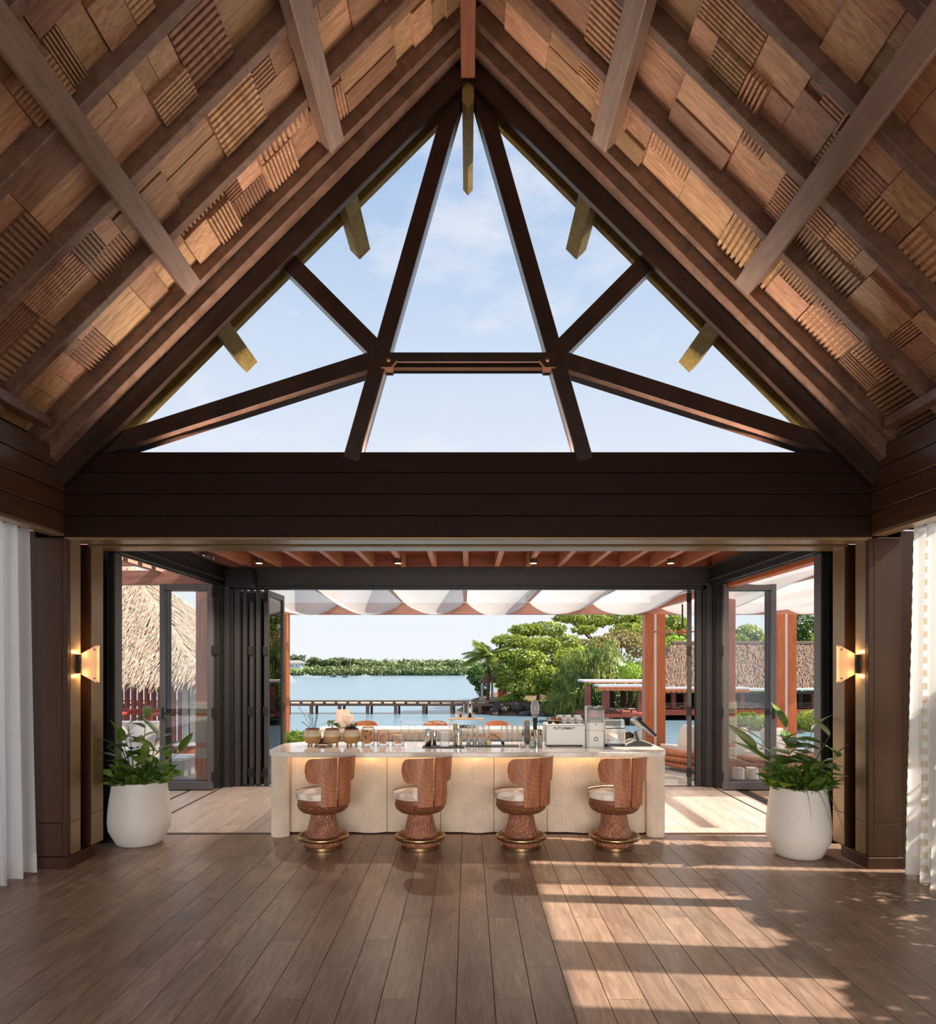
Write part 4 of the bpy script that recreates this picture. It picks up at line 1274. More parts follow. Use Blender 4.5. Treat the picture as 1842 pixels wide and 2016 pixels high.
# house
c = at(583, 1316, 274)
t = empty('shore_house', (c.x, c.y, c.z), 0, 'white house with grey hipped roof on the far shore', 'house')
MB().box(-3.2, 2.0, -1, 2, 0, 2.0).build('wall', M['house_wall'], t)
MB().add([(-3.6, -1.4, 2.0), (3.4, -1.4, 2.0), (3.4, 2.4, 2.0), (-3.6, 2.4, 2.0), (-1.8, .5, 3.2), (1.6, .5, 3.2)], [(0, 1, 5, 4), (1, 2, 5), (2, 3, 4, 5), (3, 0, 4), (0, 3, 2, 1)]).build('roof', M['house_roof'], t)
for x in (-2.2, -1.4, .2):
    MB().box(x, x + .35, -1.06, -.98, .9, 1.35).build('window', M['screen'], t)
for x in (2.4, 3.1):
    MB().box(x - .12, x + .12, -1, -.8, 0, 2).build('porch_column', M['house_wall'], t)
for px, y, w, lb, cab in ((569, 1334, 2.2, 'white boat at the left edge beside the glass door', 1), (603, 1332, 4.0, 'white cabin cruiser moored below the far house', 1), (623, 1334, 3.2, 'low white boat right of the cabin cruiser', 0),
                      (656, 1333, 2.0, 'small dark-hulled boat near the far shore', 0), (679, 1333.5, 1.7, 'smallest moored boat with a dark hull', 0), (717, 1332.6, 4.4, 'long white boat moored right of the small boats', 1), (924, 1331, 3.4, 'white boat moored beside the palm', 1)):
    d = 4.8 * F / (y - CY); x = (px - CX) * d / F
    t = empty('boat', (x, d, WZ), 0, lb, 'boat', 'moored boats')
    pr = [(-w / 2, .35), (-w / 2 * .9, -.05), (w / 2 * .75, -.05), (w / 2, .55), (w * .1, .45)]
    MB().prism(pr, -.35, .35).build('hull', M['white'] if cab or px == 623 else M['steel'], t)
    if cab:
        MB().prism([(-w * .22, .4), (-w * .16, .95), (w * .12, .95), (w * .22, .45)], -.25, .25).build('cabin', M['white'], t)
        MB().prism([(-w * .15, .6), (-w * .13, .82), (w * .10, .82), (w * .15, .6)], -.26, .26).build('cabin_window', M['screen'], t)
    else:
        MB().box(-w * .3, w * .2, -.3, .3, .4, .48).build('deck', M['white'], t)

# ================================================================== RIGHT BANK TREES
def tree(loc, label, clumps, mat, ls, trunk, seed, name='tree', asp=.5, branch=True):
    t = empty(name, loc, 0, label, 'tree')
    L0 = Vector(loc)
    leaves(clumps, ls, mat, 'foliage', t, seed, origin=tuple(loc), asp=asp)
    th, tr = trunk
    MB().tube([(0.1 * math.sin(4 * q), 0, th * q) for q in [i / 5 for i in range(6)]], [tr * (1.3 - .5 * i / 5) for i in range(6)], 8).build('trunk', M['bark'], t, 60)
    if branch:
        for c_, rad, n_ in clumps[::2][:7]:
            e = Vector(c_) - L0
            s_ = Vector((0, 0, th * .75))
            MB().tube([s_, s_.lerp(e, .5) + Vector((0, 0, -.15 * e.length * .3)), e], [tr * .6, tr * .4, tr * .18], 6).build('branch', M['bark'], t, 60)
    return t
def pc(px, y, d, rx, ry, n, depth=None):
    k_ = d / F; c_ = at(px, y, d)
    return ((c_.x, d, c_.z), (rx * k_, (depth or (rx + ry) / 2) * k_, ry * k_), n)
big = [pc(1035, 1240, 70, 34, 12, 700), pc(1075, 1238, 71, 40, 14, 800), pc(1005, 1262, 69, 38, 14, 800), pc(1060, 1268, 68, 44, 14, 900), pc(1110, 1262, 71, 32, 14, 600), pc(985, 1290, 70, 26, 14, 600),
       pc(1030, 1295, 67, 46, 18, 1100), pc(1090, 1295, 69, 36, 20, 800), pc(1010, 1325, 67, 40, 18, 900), pc(1065, 1328, 66, 40, 20, 900), pc(1040, 1352, 66, 44, 16, 900), pc(1085, 1356, 66, 24, 16, 400), pc(1000, 1348, 68, 26, 12, 400)]
c = at(1062, 1396, 69)
tree((c.x, 69, -1.9), 'large spreading green tree on the rocky shore', big, 'leaf', .19, (3.2, .28), 1, 'shade_tree')
top = [pc(1120, 1216, 92, 34, 10, 500), pc(1165, 1222, 94, 44, 14, 900), pc(1215, 1215, 95, 46, 14, 900), pc(1262, 1222, 95, 40, 18, 800), pc(1150, 1240, 92, 26, 9, 300), pc(1240, 1240, 92, 40, 14, 600)]
c = at(1200, 1400, 94); tree((c.x, 94, -1.6), 'tall tree with flat layered crown behind the strap-leaved bush', top, 'leaf', .26, (6.5, .35), 2, 'shade_tree')
dry = [pc(1225, 1258, 84, 40, 18, 900), pc(1190, 1268, 82, 30, 16, 600), pc(1255, 1275, 82, 24, 20, 500), pc(1150, 1270, 80, 24, 12, 400)]
c = at(1220, 1400, 84); tree((c.x, 84, -1.7), 'dry yellowish tree above the strap-leaved bush', dry, 'leaf_dry', .22, (4, .2), 3, 'shade_tree')
mid = [pc(1120, 1285, 75, 34, 20, 900), pc(1145, 1300, 76, 26, 20, 600)]
c = at(1130, 1400, 76); tree((c.x, 76, -1.8), 'lime green tree between the big tree and the bush', mid, 'leaf_lime', .2, (3, .15), 4, 'shade_tree')
lo_ = [pc(1240, 1322, 60, 22, 16, 700), pc(1262, 1326, 61, 16, 14, 400)]
c = at(1245, 1400, 60); tree((c.x, 62.5, -3.0), 'round lime shrub above the awning roofs', lo_, 'leaf_lime', .12, (3, .08), 5, 'shrub', branch=False)
dk = [pc(938, 1330, 74, 18, 20, 700), pc(950, 1355, 73, 14, 16, 400), pc(962, 1318, 76, 20, 16, 500), pc(975, 1300, 78, 16, 20, 500)]
c = at(945, 1385, 74); tree((c.x, 74, -1.95), 'dark green shrub beside the small gazebo', dk, 'leaf_dark', .16, (1.5, .1), 6, 'shrub', branch=False)
for i, (px, y, rx, ry, mt, lb) in enumerate(((1000, 1376, 18, 8, 'leaf_lime', 'low lime shrub right of the gazebo'), (1030, 1384, 18, 8, 'leaf_dry', 'low yellowish shrub below the big tree'), (1095, 1385, 22, 10, 'leaf_lime', 'low lime shrub right of the big tree trunk'),
                                            (1075, 1394, 20, 6, 'leaf', 'low green ground shrub on the rocks'), (1020, 1366, 14, 12, 'leaf_dark', 'dark shrub behind the gazebo chair'))):
    c = at(px, 1396, 67); tree((c.x, 67 + i * .4, -1.9), lb, [pc(px, y, 67 + i * .4, rx, ry, 500)], mt, .12, (.3, .05), 20 + i, 'shrub', branch=False)
for i, (px, y, d, rx, ry, mt, lb) in enumerate(((1328, 1232, 88, 26, 24, 'leaf', 'green tree behind the fan and the orange column'), (1330, 1285, 84, 30, 34, 'leaf_lime', 'bright green tree left of the dark thatched roof'), (1410, 1250, 90, 30, 30, 'leaf', 'green tree behind the rear right corner post'),
                                              (1472, 1250, 88, 28, 20, 'leaf', 'round tree seen above the thatch through the right door'), (1575, 1230, 90, 30, 34, 'leaf_dark', 'darker tree at the far right beyond the thatch'), (1650, 1270, 90, 30, 50, 'leaf', 'green tree behind the right pillar'))):
    c = at(px, 1400, d)
    tree((c.x, d, -1.6), lb, [pc(px, y, d, rx, ry, 900), pc(px - rx * .6, y + ry * .6, d - 1, rx * .7, ry * .7, 500), pc(px + rx * .6, y + ry * .5, d + 1, rx * .7, ry * .7, 500)], mt, .24, (6, .25), 40 + i, 'shade_tree')
c = at(959, 1390, 68.6); palm((c.x, 68.6, -1.9), 4.3, 20, 2.9, 'coconut palm on the point left of the big tree', 'strap', 1.0, 7, 34, .14)
# strap-leaved bush
t = empty('pandanus_bush', (at(1178, 1405, 64).x, 64.5, -2.6), 0, 'huge bush of long drooping strap leaves on the shore', 'bush')
g = np.random.default_rng(77); V = []
O = np.array(t.location)
cc = np.array(at(1178, 1400, 64.5)); R3 = np.array((4.3, 2.6, 5.8))
N = 5200
th_ = g.uniform(PI, 2 * PI, N); ph_ = np.arccos(g.uniform(-.02, 1, N))
for i in range(N):
    a, b = th_[i], ph_[i]
    d = np.array((math.cos(a) * math.sin(b), math.sin(a) * math.sin(b), math.cos(b)))
    lump = 1 + .10 * math.sin(5 * a + 3 * b) + .08 * math.sin(9 * b + 2 * a)
    p = cc + d * R3 * lump * g.uniform(.80, 1.0)
    L_ = g.uniform(.7, 1.5)
    out = d * np.array((1, 1, .3)); out /= np.linalg.norm(out)
    up_ = np.array((0, 0, 1.0)) * (.7 if d[2] > .55 else .1)
    v0 = out * .7 + up_ + g.normal(size=3) * .25; v0 /= np.linalg.norm(v0)
    sd = np.cross(v0, np.array((g.normal() * .4, -1, g.normal() * .4))); sd /= (np.linalg.norm(sd) + 1e-6); w = .035 * sd
    q0 = p; q1 = p + v0 * L_ * .4; q2 = q1 + (v0 * .45 + np.array((0, 0, -.75))) * L_ * .38; q3 = q2 + (v0 * .1 + np.array((0, 0, -1))) * L_ * .3
    V += [q0 - w * .6, q0 + w * .6, q1 + w, q1 - w, q1 - w, q1 + w, q2 + w * .8, q2 - w * .8, q2 - w * .8, q2 + w * .8, q3 + w * .1, q3 - w * .1]
o = quads('strap_leaves', np.array(V) - O, M['strap'], t); o['kind'] = 'stuff'
MB().lathe([(3.6, 0), (3.9, 1.5), (3.4, 3.6), (2.0, 5.2), (.2, 5.7)], 20).build('inner_mass', M['leaf_dark'], t, 60).scale = (1, .5, 1)
for x in (-2.0, -.5, 1.0, 2.2):
    MB().tube([(x, -1, -.6), (x * .9, -.8, 1.6)], [.14, .1], 7).build('stem', M['bark'], t, 60)
# gazebo
c = at(966, 1378, 70)
t = empty('gazebo', (c.x, 70, -1.9), 0, 'small thatched gazebo with grey posts under the palm', 'gazebo')
k_ = 70 / F
MB().add([(-1.25, -1.2, 1.75), (2.0, -1.2, 1.75), (2.0, 2.2, 1.75), (-1.25, 2.2, 1.75), (.3, .5, 3.1)], [(0, 1, 4), (1, 2, 4), (2, 3, 4), (3, 0, 4), (0, 3, 2, 1)]).build('roof', M['thatch_dark'], t)
for x in (-.9, .1, 1.6):
    MB().box(x - .12, x + .12, -1, -.76, 0, 1.75).build('post', M['concrete'], t)
MB().box(-1.1, 2.2, -1.1, 2, -.05, .12).build('floor_slab', M['concrete'], t)
MB().box(.7, 1.6, -.2, .5, .12, .55, c=.05).build('lounge_chair', M['orange'], t); MB().box(.7, 1.6, .4, .6, .5, 1.1, c=.05).build('chair_back', M['orange'], t)

# ================================================================== RIGHT PAVILIONS ACROSS THE WATER
def awning(x0, x1, y, d, depth, name, parent, fringe=True):
    a = at(x0, y, d); b = at(x1, y, d); L_ = parent.location
    MB().box(a.x - L_.x, b.x - L_.x, d - L_.y, d + depth - L_.y, a.z - L_.z, a.z + .16 - L_.z).build(name, M['house_wall'], parent)
    if fringe:
        n = int((b.x - a.x) / .42)
        mb = MB()
        for i in range(n):
            xx = a.x + (b.x - a.x) * i / n - L_.x; w = (b.x - a.x) / n
            mb.prism([(xx, a.z - L_.z), (xx + w * .96, a.z - L_.z), (xx + w * .96, a.z - .22 - L_.z), (xx + w * .5, a.z - .32 - L_.z), (xx, a.z - .22 - L_.z)], d - .05 - L_.y, d + .02 - L_.y)
        mb.build('awning_fringe', M['orange'], parent)
d = 54; k_ = d / F
t = empty('water_pavilion', (at(1210, 1400, d).x, d + 2, -3), 0, 'open timber pavilion with white awnings behind the coffee grinder', 'pavilion')
L_ = t.location
def wp(x0, x1, y0, y1, d0, d1, name, mat, par=None):
    dd = 54
    par = par or t
    a = at(x0, y1, dd); b = at(x1, y0, dd)
    return MB().box(a.x - par.location.x, b.x - par.location.x, d0 - par.location.y, d1 - par.location.y, a.z - par.location.z, b.z - par.location.z).build(name, M[mat], par)
awning(1148, 1290, 1343, 56, 3, 'upper_awning', t, False)
awning(1178, 1292, 1352.5, 54, 2.4, 'lower_awning', t, True)
wp(1160, 1290, 1343.5, 1346, 55.9, 56.1, 'eave_beam', 'pergola'); wp(1180, 1290, 1357, 1360, 54.1, 54.3, 'eave_beam', 'concrete')
for x, w, d0 in ((1153, 12, 54.4), (1167, 10, 56.5), (1186, 15, 54.2), (1213, 11, 57), (1239, 11, 57), (1250, 7, 56), (1257, 9, 54.2), (1276, 9, 54.3)):
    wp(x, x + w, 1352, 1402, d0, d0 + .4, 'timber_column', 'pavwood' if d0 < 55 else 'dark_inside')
wp(1150, 1292, 1406, 1412, 53.8, 59, 'deck', 'brick')
for y in (1394, 1398, 1402):
    wp(1195, 1258, y, y + .8, 54.0, 54.1, 'rail', 'steel_light')
for x, y in ((1200, 1397), (1222, 1398), (1243, 1397)):
    wp(x, x + 14, y, y + 1.4, 55, 55.6, 'table_top', 'jettypale'); wp(x + 6, x + 8, y + 1.4, 1406, 55.2, 55.4, 'table_leg', 'steel')
leaves([pc(1160 + 18 * i, 1384, 60, 13, 22, 260) for i in range(8)], .14, 'leaf_dark', 'rear_hedge', t, 19, origin=tuple(t.location))
for x in (1160, 1200, 1240, 1280):
    wp(x, x + 5, 1411, 1432, 54, 54.3, 'pile', 'jetty')
# thatched restaurant
d = 60; k_ = d / F
t = empty('thatched_restaurant', (at(1480, 1400, d).x, d + 4, -3), 0, 'dark thatched restaurant over the water at the right', 'building')
TL = Vector(t.location)
e0, e1 = at(1288, 1351, d), at(1720, 1351, d); r0, r1 = at(1322, 1268, 66), at(1700, 1268, 66)
def tv(v): return tuple(Vector(v) - TL)
P8 = [Vector((e0.x, d, e0.z)), Vector((e1.x, d, e1.z)), Vector((e1.x, d + 12, e1.z)), Vector((e0.x, d + 12, e0.z)), Vector((r0.x, 66, r0.z)), Vector((r1.x, 66, r1.z))]
MB().add([tv(p) for p in P8], [(0, 1, 5, 4), (1, 2, 5), (2, 3, 4, 5), (3, 0, 4), (0, 3, 2, 1)]).build('roof', M['thatch_dark'], t)
def ft(r):
    u, v = r.random(), r.random()
    a = P8[0].lerp(P8[1], u); b = P8[4].lerp(P8[5], u); p = a.lerp(b, v)
    nm = (P8[1] - P8[0]).cross(P8[4] - P8[0]).normalized()
    return p - TL, (a - b).normalized(), nm
strands(9000, ft, 'thatch_dark', 'straw', t, (.5, 1.1), .04, 4, .12)
MB().tube([tv(P8[4]), tv(P8[5])], .28, 8).build('ridge_cap', M['bark'], t)
def tp(x0, x1, y0, y1, d0, d1, name, mat):
    a = at(x0, y1, d0); b = at(x1, y0, d0)
    return MB().box(a.x - TL.x, b.x - TL.x, d0 - TL.y, d1 - TL.y, a.z - TL.z, b.z - TL.z).build(name, M[mat], t)
awning(1290, 1475, 1357, 58.6, 1.6, 'awning', t, True); awning(1476, 1700, 1359, 58.8, 1.4, 'awning', t, False)
tp(1290, 1700, 1361, 1366, 59.2, 59.4, 'eave_beam', 'steel')
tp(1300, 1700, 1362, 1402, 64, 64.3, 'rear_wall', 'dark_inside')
for x in (1322, 1347, 1380, 1458, 1468, 1496, 1530, 1572, 1598):
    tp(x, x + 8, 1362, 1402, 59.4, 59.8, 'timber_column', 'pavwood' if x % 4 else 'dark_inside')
tp(1280, 1700, 1397, 1408, 58.8, 70, 'brick_base', 'brick')
for y in (1384, 1388, 1392):
    tp(1290, 1350, y, y + .7, 58.9, 59, 'rail', 'pergola'); tp(1456, 1700, y, y + .7, 58.9, 59, 'rail', 'steel_light')
for i, (x, y) in enumerate(((1306, 1391), (1318, 1388), (1328, 1393), (1340, 1389), (1520, 1391), (1545, 1390))):
    tp(x, x + 10, y, y + 1.6, 60, 60.8, 'table_top', 'jettypale')
tp(1474, 1482, 1392, 1400, 59.5, 60, 'planter', 'orange')
for x in (1300, 1350, 1420, 1500, 1580):
    tp(x, x + 6, 1407, 1425, 59.2, 59.6, 'pile', 'jetty')
# reeds in front of the restaurant
cl = [pc(1470, 1418, 52, 26, 14, 900), pc(1500, 1424, 50, 26, 16, 700), pc(1600, 1420, 50, 40, 22, 900)]
tt = empty('reed_bed', (at(1480, 1440, 51).x, 51, -3), 0, 'green reeds in the water before the thatched restaurant', 'reeds')
leaves(cl, .3, 'leaf', 'reeds', tt, 9, origin=tuple(tt.location), asp=.12)
MB().grid(lambda u, v: (-2 + 8 * u, -2 + 5 * v, .25 * math.sin(PI * u) * math.sin(PI * v)), 10, 8).build('mud_bank', M['earth'], tt, 60)
# left mangrove behind the hut
cl = [pc(300 + 22 * i, 1348 + 3 * (i % 2), 58, 16, 13, 420) for i in range(6)]
tt = empty('mangrove_shrub', (at(350, 1395, 58).x, 58, -3), 0, 'leafy mangrove with pale twisted stems beside the hut', 'shrub')
leaves(cl, .16, 'leaf', 'foliage', tt, 15, origin=tuple(tt.location))
r = random.Random(4)
for i in range(26):
    a = at(300 + 118 * r.random(), 1405, 58 + r.uniform(-.5, .5)) - Vector(tt.location)
    b = at(300 + 118 * r.random(), 1352 + 12 * r.random(), 58) - Vector(tt.location)
    b.x = a.x + max(-1.4, min(1.4, b.x - a.x))
    MB().tube([a, a.lerp(b, .5) + Vector((r.uniform(-.2, .2), 0, 0)), b], [.05, .04, .02], 5).build('stem', M['concrete'], tt, 60)
# potted greenery at the terrace edge behind the bar
c = at(585, 1452, 12.6)
tt = empty('bowl_planter', (c.x, c.y, -.001), 0, 'pale bowl planter with yellow green leaves beyond the bar left end', 'plant')
MB().lathe([(.2, 0), (.26, .02), (.32, .34), (.30, .36), (.27, .33)], 28).build('bowl', M['concrete'], tt, 50)
leaves([((c.x, c.y, .46), (.24, .24, .13), 260)], .05, 'leaf_lime', 'foliage', tt, 2, origin=(c.x, c.y, 0))
# tall shrubs outside the right side opening (their shade falls on the floor)
for i, (x, y, h) in enumerate(((4.75, 5.45, 2.4), (4.85, 4.75, 2.5), (4.7, 4.1, 2.35), (4.8, 3.4, 2.45), (4.75, 2.7, 2.5))):
    cl = [((x, y, h * .45), (.30, .46, h * .42), 1300), ((x, y, h - .35), (.26, .44, .34), 900)]
    tree((x, y, -.02), '%s leafy shrub from the right pillar outside the side opening' % ordn[i], cl, 'leaf', .06, (h * .7, .03), 60 + i, 'shrub', branch=False)['group'] = 'shrubs outside the right side opening'
# wooded shore further to the right
gt = random.Random(14)
tt = empty('shore_thicket', (55, 80, -1.9), 0, 'dense tree belt along the right shore beyond the thatched restaurant', 'thicket', kind='stuff')
cl = []
xx = 36.0
while xx < 105:
    h = gt.uniform(4, 8)
    cl.append(((xx, 74 + (xx - 36) * .55 + gt.uniform(-2, 2), -1.5 + h * .45), (gt.uniform(2.4, 4), 2.6, h * .55), 420)); xx += 2.8
leaves(cl, .34, 'leaf', 'foliage', tt, 23, origin=tuple(tt.location))
cl = []
xx = 14.0
while xx < 80:
    cl.append(((xx, 66.2 + max(0, (xx - 50) * .6) , -2.1), (2.2, 1.0, 1.0), 260)); xx += 2.4
leaves(cl, .22, 'leaf_dark', 'bank_planting', tt, 24, origin=tuple(tt.location))
# ================================================================== BAR ISLAND
def flutes(x0, x1, yfun, z0, z1, n, depth=.0045, back=.03):
    """vertical fluted face: outline in plan, extruded up"""
    top = []
    for i in range(n):
        for t, dd in ((0.0, depth), (.28, 0.0), (.72, 0.0)):
            x = x0 + (x1 - x0) * (i + t) / n
            top.append((x, yfun(x) + dd))
    top.append((x1, yfun(x1) + depth))
    mb = MB(); m = len(top)
    vs = [(x, y, z0) for x, y in top] + [(x, y, z1) for x, y in top]
    vs += [(x0, max(y for _, y in top) + back, z) for z in (z0, z1)] + [(x1, max(y for _, y in top) + back, z) for z in (z0, z1)]
    fs = [(i, i + 1, i + 1 + m, i + m) for i in range(m - 1)]
    b = 2 * m
    fs += [(0, m, b + 1, b), (m - 1, b + 2, b + 3, 2 * m - 1), (b, b + 1, b + 3, b + 2)]
    fs += [tuple(range(m)) + (b + 2, b), tuple(range(2 * m - 1, m - 1, -1)) + (b + 1, b + 3)]
    return mb.add(vs, fs)
bar = empty('bar_counter', (0, 7.8, 0), 0, 'long cream bar counter with scalloped fluted stone front and glowing strip', 'bar')
def pb(mb, name, mat, smooth=None, par=None, label=None):
    o = mb.build(name, M[mat], par or bar, smooth)
    o.matrix_parent_inverse = Matrix.Translation((0, -7.8, 0))
    if label: o['label'] = label
    return o
def rrect(x0, x1, y0, y1, r, n=8):
    pts = []
    for cx, cy, a0 in ((x1 - r, y1 - r, 0), (x0 + r, y1 - r, 90), (x0 + r, y0 + r, 180), (x1 - r, y0 + r, 270)):
        for j in range(n + 1):
            a = math.radians(a0 + 90 * j / n); pts.append((cx + r * math.cos(a), cy + r * math.sin(a)))
    return pts
BT = .888
def slab(pts, z0, z1, b=.006):
    """flat slab with softened arris"""
    mb = MB(); n = len(pts)
    cx = sum(p[0] for p in pts) / n; cy = sum(p[1] for p in pts) / n
    def ins(k):
        out = []
        for i in range(n):
            ax, ay = pts[i - 1]; bx, by = pts[(i + 1) % n]
            dx, dy = bx - ax, by - ay; L = math.hypot(dx, dy) or 1
            out.append((pts[i][0] - dy / L * k, pts[i][1] + dx / L * k))
        return out
    pin = ins(b)
    rings = [(pin, z0), (pts, z0 + b), (pts, z1 - b), (pin, z1)]
    vs = [(x, y, z) for ps, z in rings for x, y in ps]
    fs = [(k * n + i, k * n + (i + 1) % n, (k + 1) * n + (i + 1) % n, (k + 1) * n + i) for k in range(3) for i in range(n)]
    fs += [tuple(range(n))[::-1], tuple(3 * n + i for i in range(n))]
    return mb.add(vs, fs)
pb(slab(rrect(-2.09, 2.08, 7.19, 8.16, .26, 12), BT - .052, BT), 'counter_top', 'stone', 30)
seams = [-1.93, -1.41, -.857, -.291, .275, .84, 1.41, 1.93]
for a, b in zip(seams, seams[1:]):
    w = b - a
    f = lambda x: 7.475 - .085 * math.sin(PI * min(1, max(0, (x - a) / w))) ** .8 * (0.62 + .38 * math.cos(2 * PI * ((x - a) / w - .82)))
    pb(flutes(a + .002, b - .002, f, .012, BT - .06, 40), 'fluted_panel', 'flute')
for s in (-1, 1):
    # rounded fluted end posts
    n = 44; pts = []
    for i in range(n * 2):
        a = PI + 2 * PI * i / (2 * n)
        rr = .094 - (.0038 if i % 2 else 0)
        pts.append((s * 1.955 + rr * math.cos(a), 7.36 + rr * math.sin(a)))
    pb(MB().prism(pts, 0, BT - .053, axis='z'), 'fluted_post', 'flute')
    pb(MB().box(min(s * 1.9, s * 2.02), max(s * 1.9, s * 2.02), 7.40, 10.2, 0, BT - .053), 'side_wall', 'flute')
pb(MB().box(-1.92, 1.92, 7.56, 8.1, 0.0, .80), 'carcass', 'dark_inside')
pb(MB().box(-1.86, 1.86, 7.462, 7.492, BT - .075, BT - .058), 'led_strip', 'led', label='warm glowing light strip under the counter top')
L = bpy.data.lights.new('bar_strip', 'AREA'); L.shape = 'RECTANGLE'; L.size = 3.7; L.size_y = .02; L.energy = 3.2; L.color = (1, .56, .22)
lo = bpy.data.objects.new('bar_strip_lamp', L); COL.objects.link(lo); lo.parent = bar; lo.location = (0, 7.36 - 7.8, BT - .058)
lo.rotation_euler = (math.radians(28), 0, 0)
pb(slab(rrect(-2.09, 2.08, 9.74, 10.22, .1, 6), BT - .052, BT), 'rear_counter_top', 'stone', 30)
pb(MB().box(-1.9, 1.9, 9.80, 10.10, 0, BT - .053), 'rear_carcass', 'flute')
pb(MB().box(-1.9, 1.9, 8.2, 8.85, .80, .84), 'work_shelf', 'rubber')
pb(MB().box(-1.9, 1.9, 9.60, 9.80, .66, .70), 'rear_shelf', 'lidwood')

# ================================================================== STOOLS
def make_stool():
    t = empty('bar_stool', (0, 0, 0))
    base = MB().lathe([(.188, .0), (.194, .004), (.194, .030), (.186, .034)], 48).build('brass_base', M['brass'], t, 40)
    MB().lathe([(.180, .034), (.184, .05), (.184, .075), (.176, .092)], 48).build('hammered_plinth', M['hammer'], t, 60)
    R, r = .228, .022
    ring = MB()
    ring.lathe([(.15, .098), (R - .004, .100), (R - .004, .112), (.15, .114)], 48, cap=False)
    ring.build('foot_shelf', M['leather'], t, 40)
    MB().tube([(R * math.cos(a), R * math.sin(a), .108) for a in [2 * PI * i / 56 for i in range(56)]], r, 12, closed=True).build('foot_ring', M['brass'], t, 60)
    prof = [(.168, .112), (.166, .13)] + [(.166 - .052 * q ** .85, .13 + .215 * q) for q in [i / 10 for i in range(11)]] + [(.113, .36)]
    MB().lathe(prof, 48).build('hammered_cone', M['hammer'], t, 60)
    prof = [(.10, .338), (.16, .343), (.20, .356), (.232, .382), (.247, .412), (.249, .432), (.244, .438)]
    MB().lathe(prof, 56).build('bowl', M['bowl'], t, 60)
    MB().lathe([(.243, .436), (.245, .440), (.245, .486), (.240, .492)], 56).build('leather_band', M['leather'], t, 40)
    cu = MB().lathe([(.20, .490), (.25, .492), (.263, .502), (.266, .53), (.262, .548), (.253, .556), (.22, .566), (.15, .575), (.06, .579), (.002, .58)], 56)
    cuo = cu.build('cushion', M['cushion'], t, 70)
    for z in (.500, .553):
        MB().tube([(.264 * math.cos(a), .264 * math.sin(a), z) for a in [2 * PI * i / 56 for i in range(56)]], .0035, 6, closed=True).build('piping', M['sofa'], cuo, 60)
    # backrest: two curved boards, each a stem that flares into a rounded wing; back centre faces -y
    def half(sg):
        ri, ro_ = .268, .296
        zb, zt, zw = .445, .905, .668
        a0, a1, a2 = 2.2, 31.0, 61.0
        cols = []
        na = 30
        for i in range(na + 1):
            a = a0 + (a2 - a0) * i / na
            hi = zt - .012 * (a / a2) ** 2
            if a <= a1:
                lo = zb
            else:
                lo = zw - .03 + .03 * min(1, (a - a1) / 3.0)
            # rounded outer end of the wing
            q = (a2 - a) / 13.0
            if q < 1:
                mid = (hi + zw) / 2; hh = (hi - zw) / 2
                kx = math.sqrt(max(0, 1 - (1 - q) ** 2))
                kx = .12 + .88 * kx
                hi, lo = mid + hh * kx, mid - hh * kx
            cols.append((a, lo, hi))
            if a <= a1 < a0 + (a2 - a0) * (i + 1) / na:
                cols.append((a1, lo, hi)); cols.append((a1 + .05, zw - .03, hi))
        vs, fs = [], []
        for a, lo, hi in cols:
            th = math.radians(a) * sg
            lean = lambda z: .018 * max(0, (z - .6)) / .3
            for r_ in (ri, ro_):
                for z in (lo, hi):
                    rr = r_ + lean(z)
                    vs.append((rr * math.sin(th), -rr * math.cos(th), z))
        n = len(cols)
        for i in range(n - 1):
            p, q = 4 * i, 4 * i + 4
            fs += [(p, p + 1, q + 1, q), (p + 2, q + 2, q + 3, p + 3), (p, q, q + 2, p + 2), (p + 1, p + 3, q + 3, q + 1)]
        fs += [(0, 2, 3, 1), (4 * n - 4, 4 * n - 3, 4 * n - 1, 4 * n - 2)]
        o = MB().add(vs, fs).build('backrest_board', M['stoolback'], t, 35)
        return o
    half(1); half(-1)
    return t
stool0 = make_stool()
for i, (px, rot, lb) in enumerate(((636.2, 38.6, 'first bar stool from the left, in front of the clay herb pots'), (827, 30, 'second bar stool from the left, below the metal shakers tray'),
                                   (1025.6, 32, 'third bar stool from the left, below the green syrup flask'), (1209, 19.5, 'rightmost bar stool, below the card terminal and blender'))):
    o = stool0 if i == 0 else copy_tree(stool0)
    o.location = ((px - CX) * 6.9 / F, 6.9, 0.0)
    o.rotation_euler = (0, 0, math.radians(rot))
    tag(o, lb, 'stool', 'carved wood bar stools at the counter')

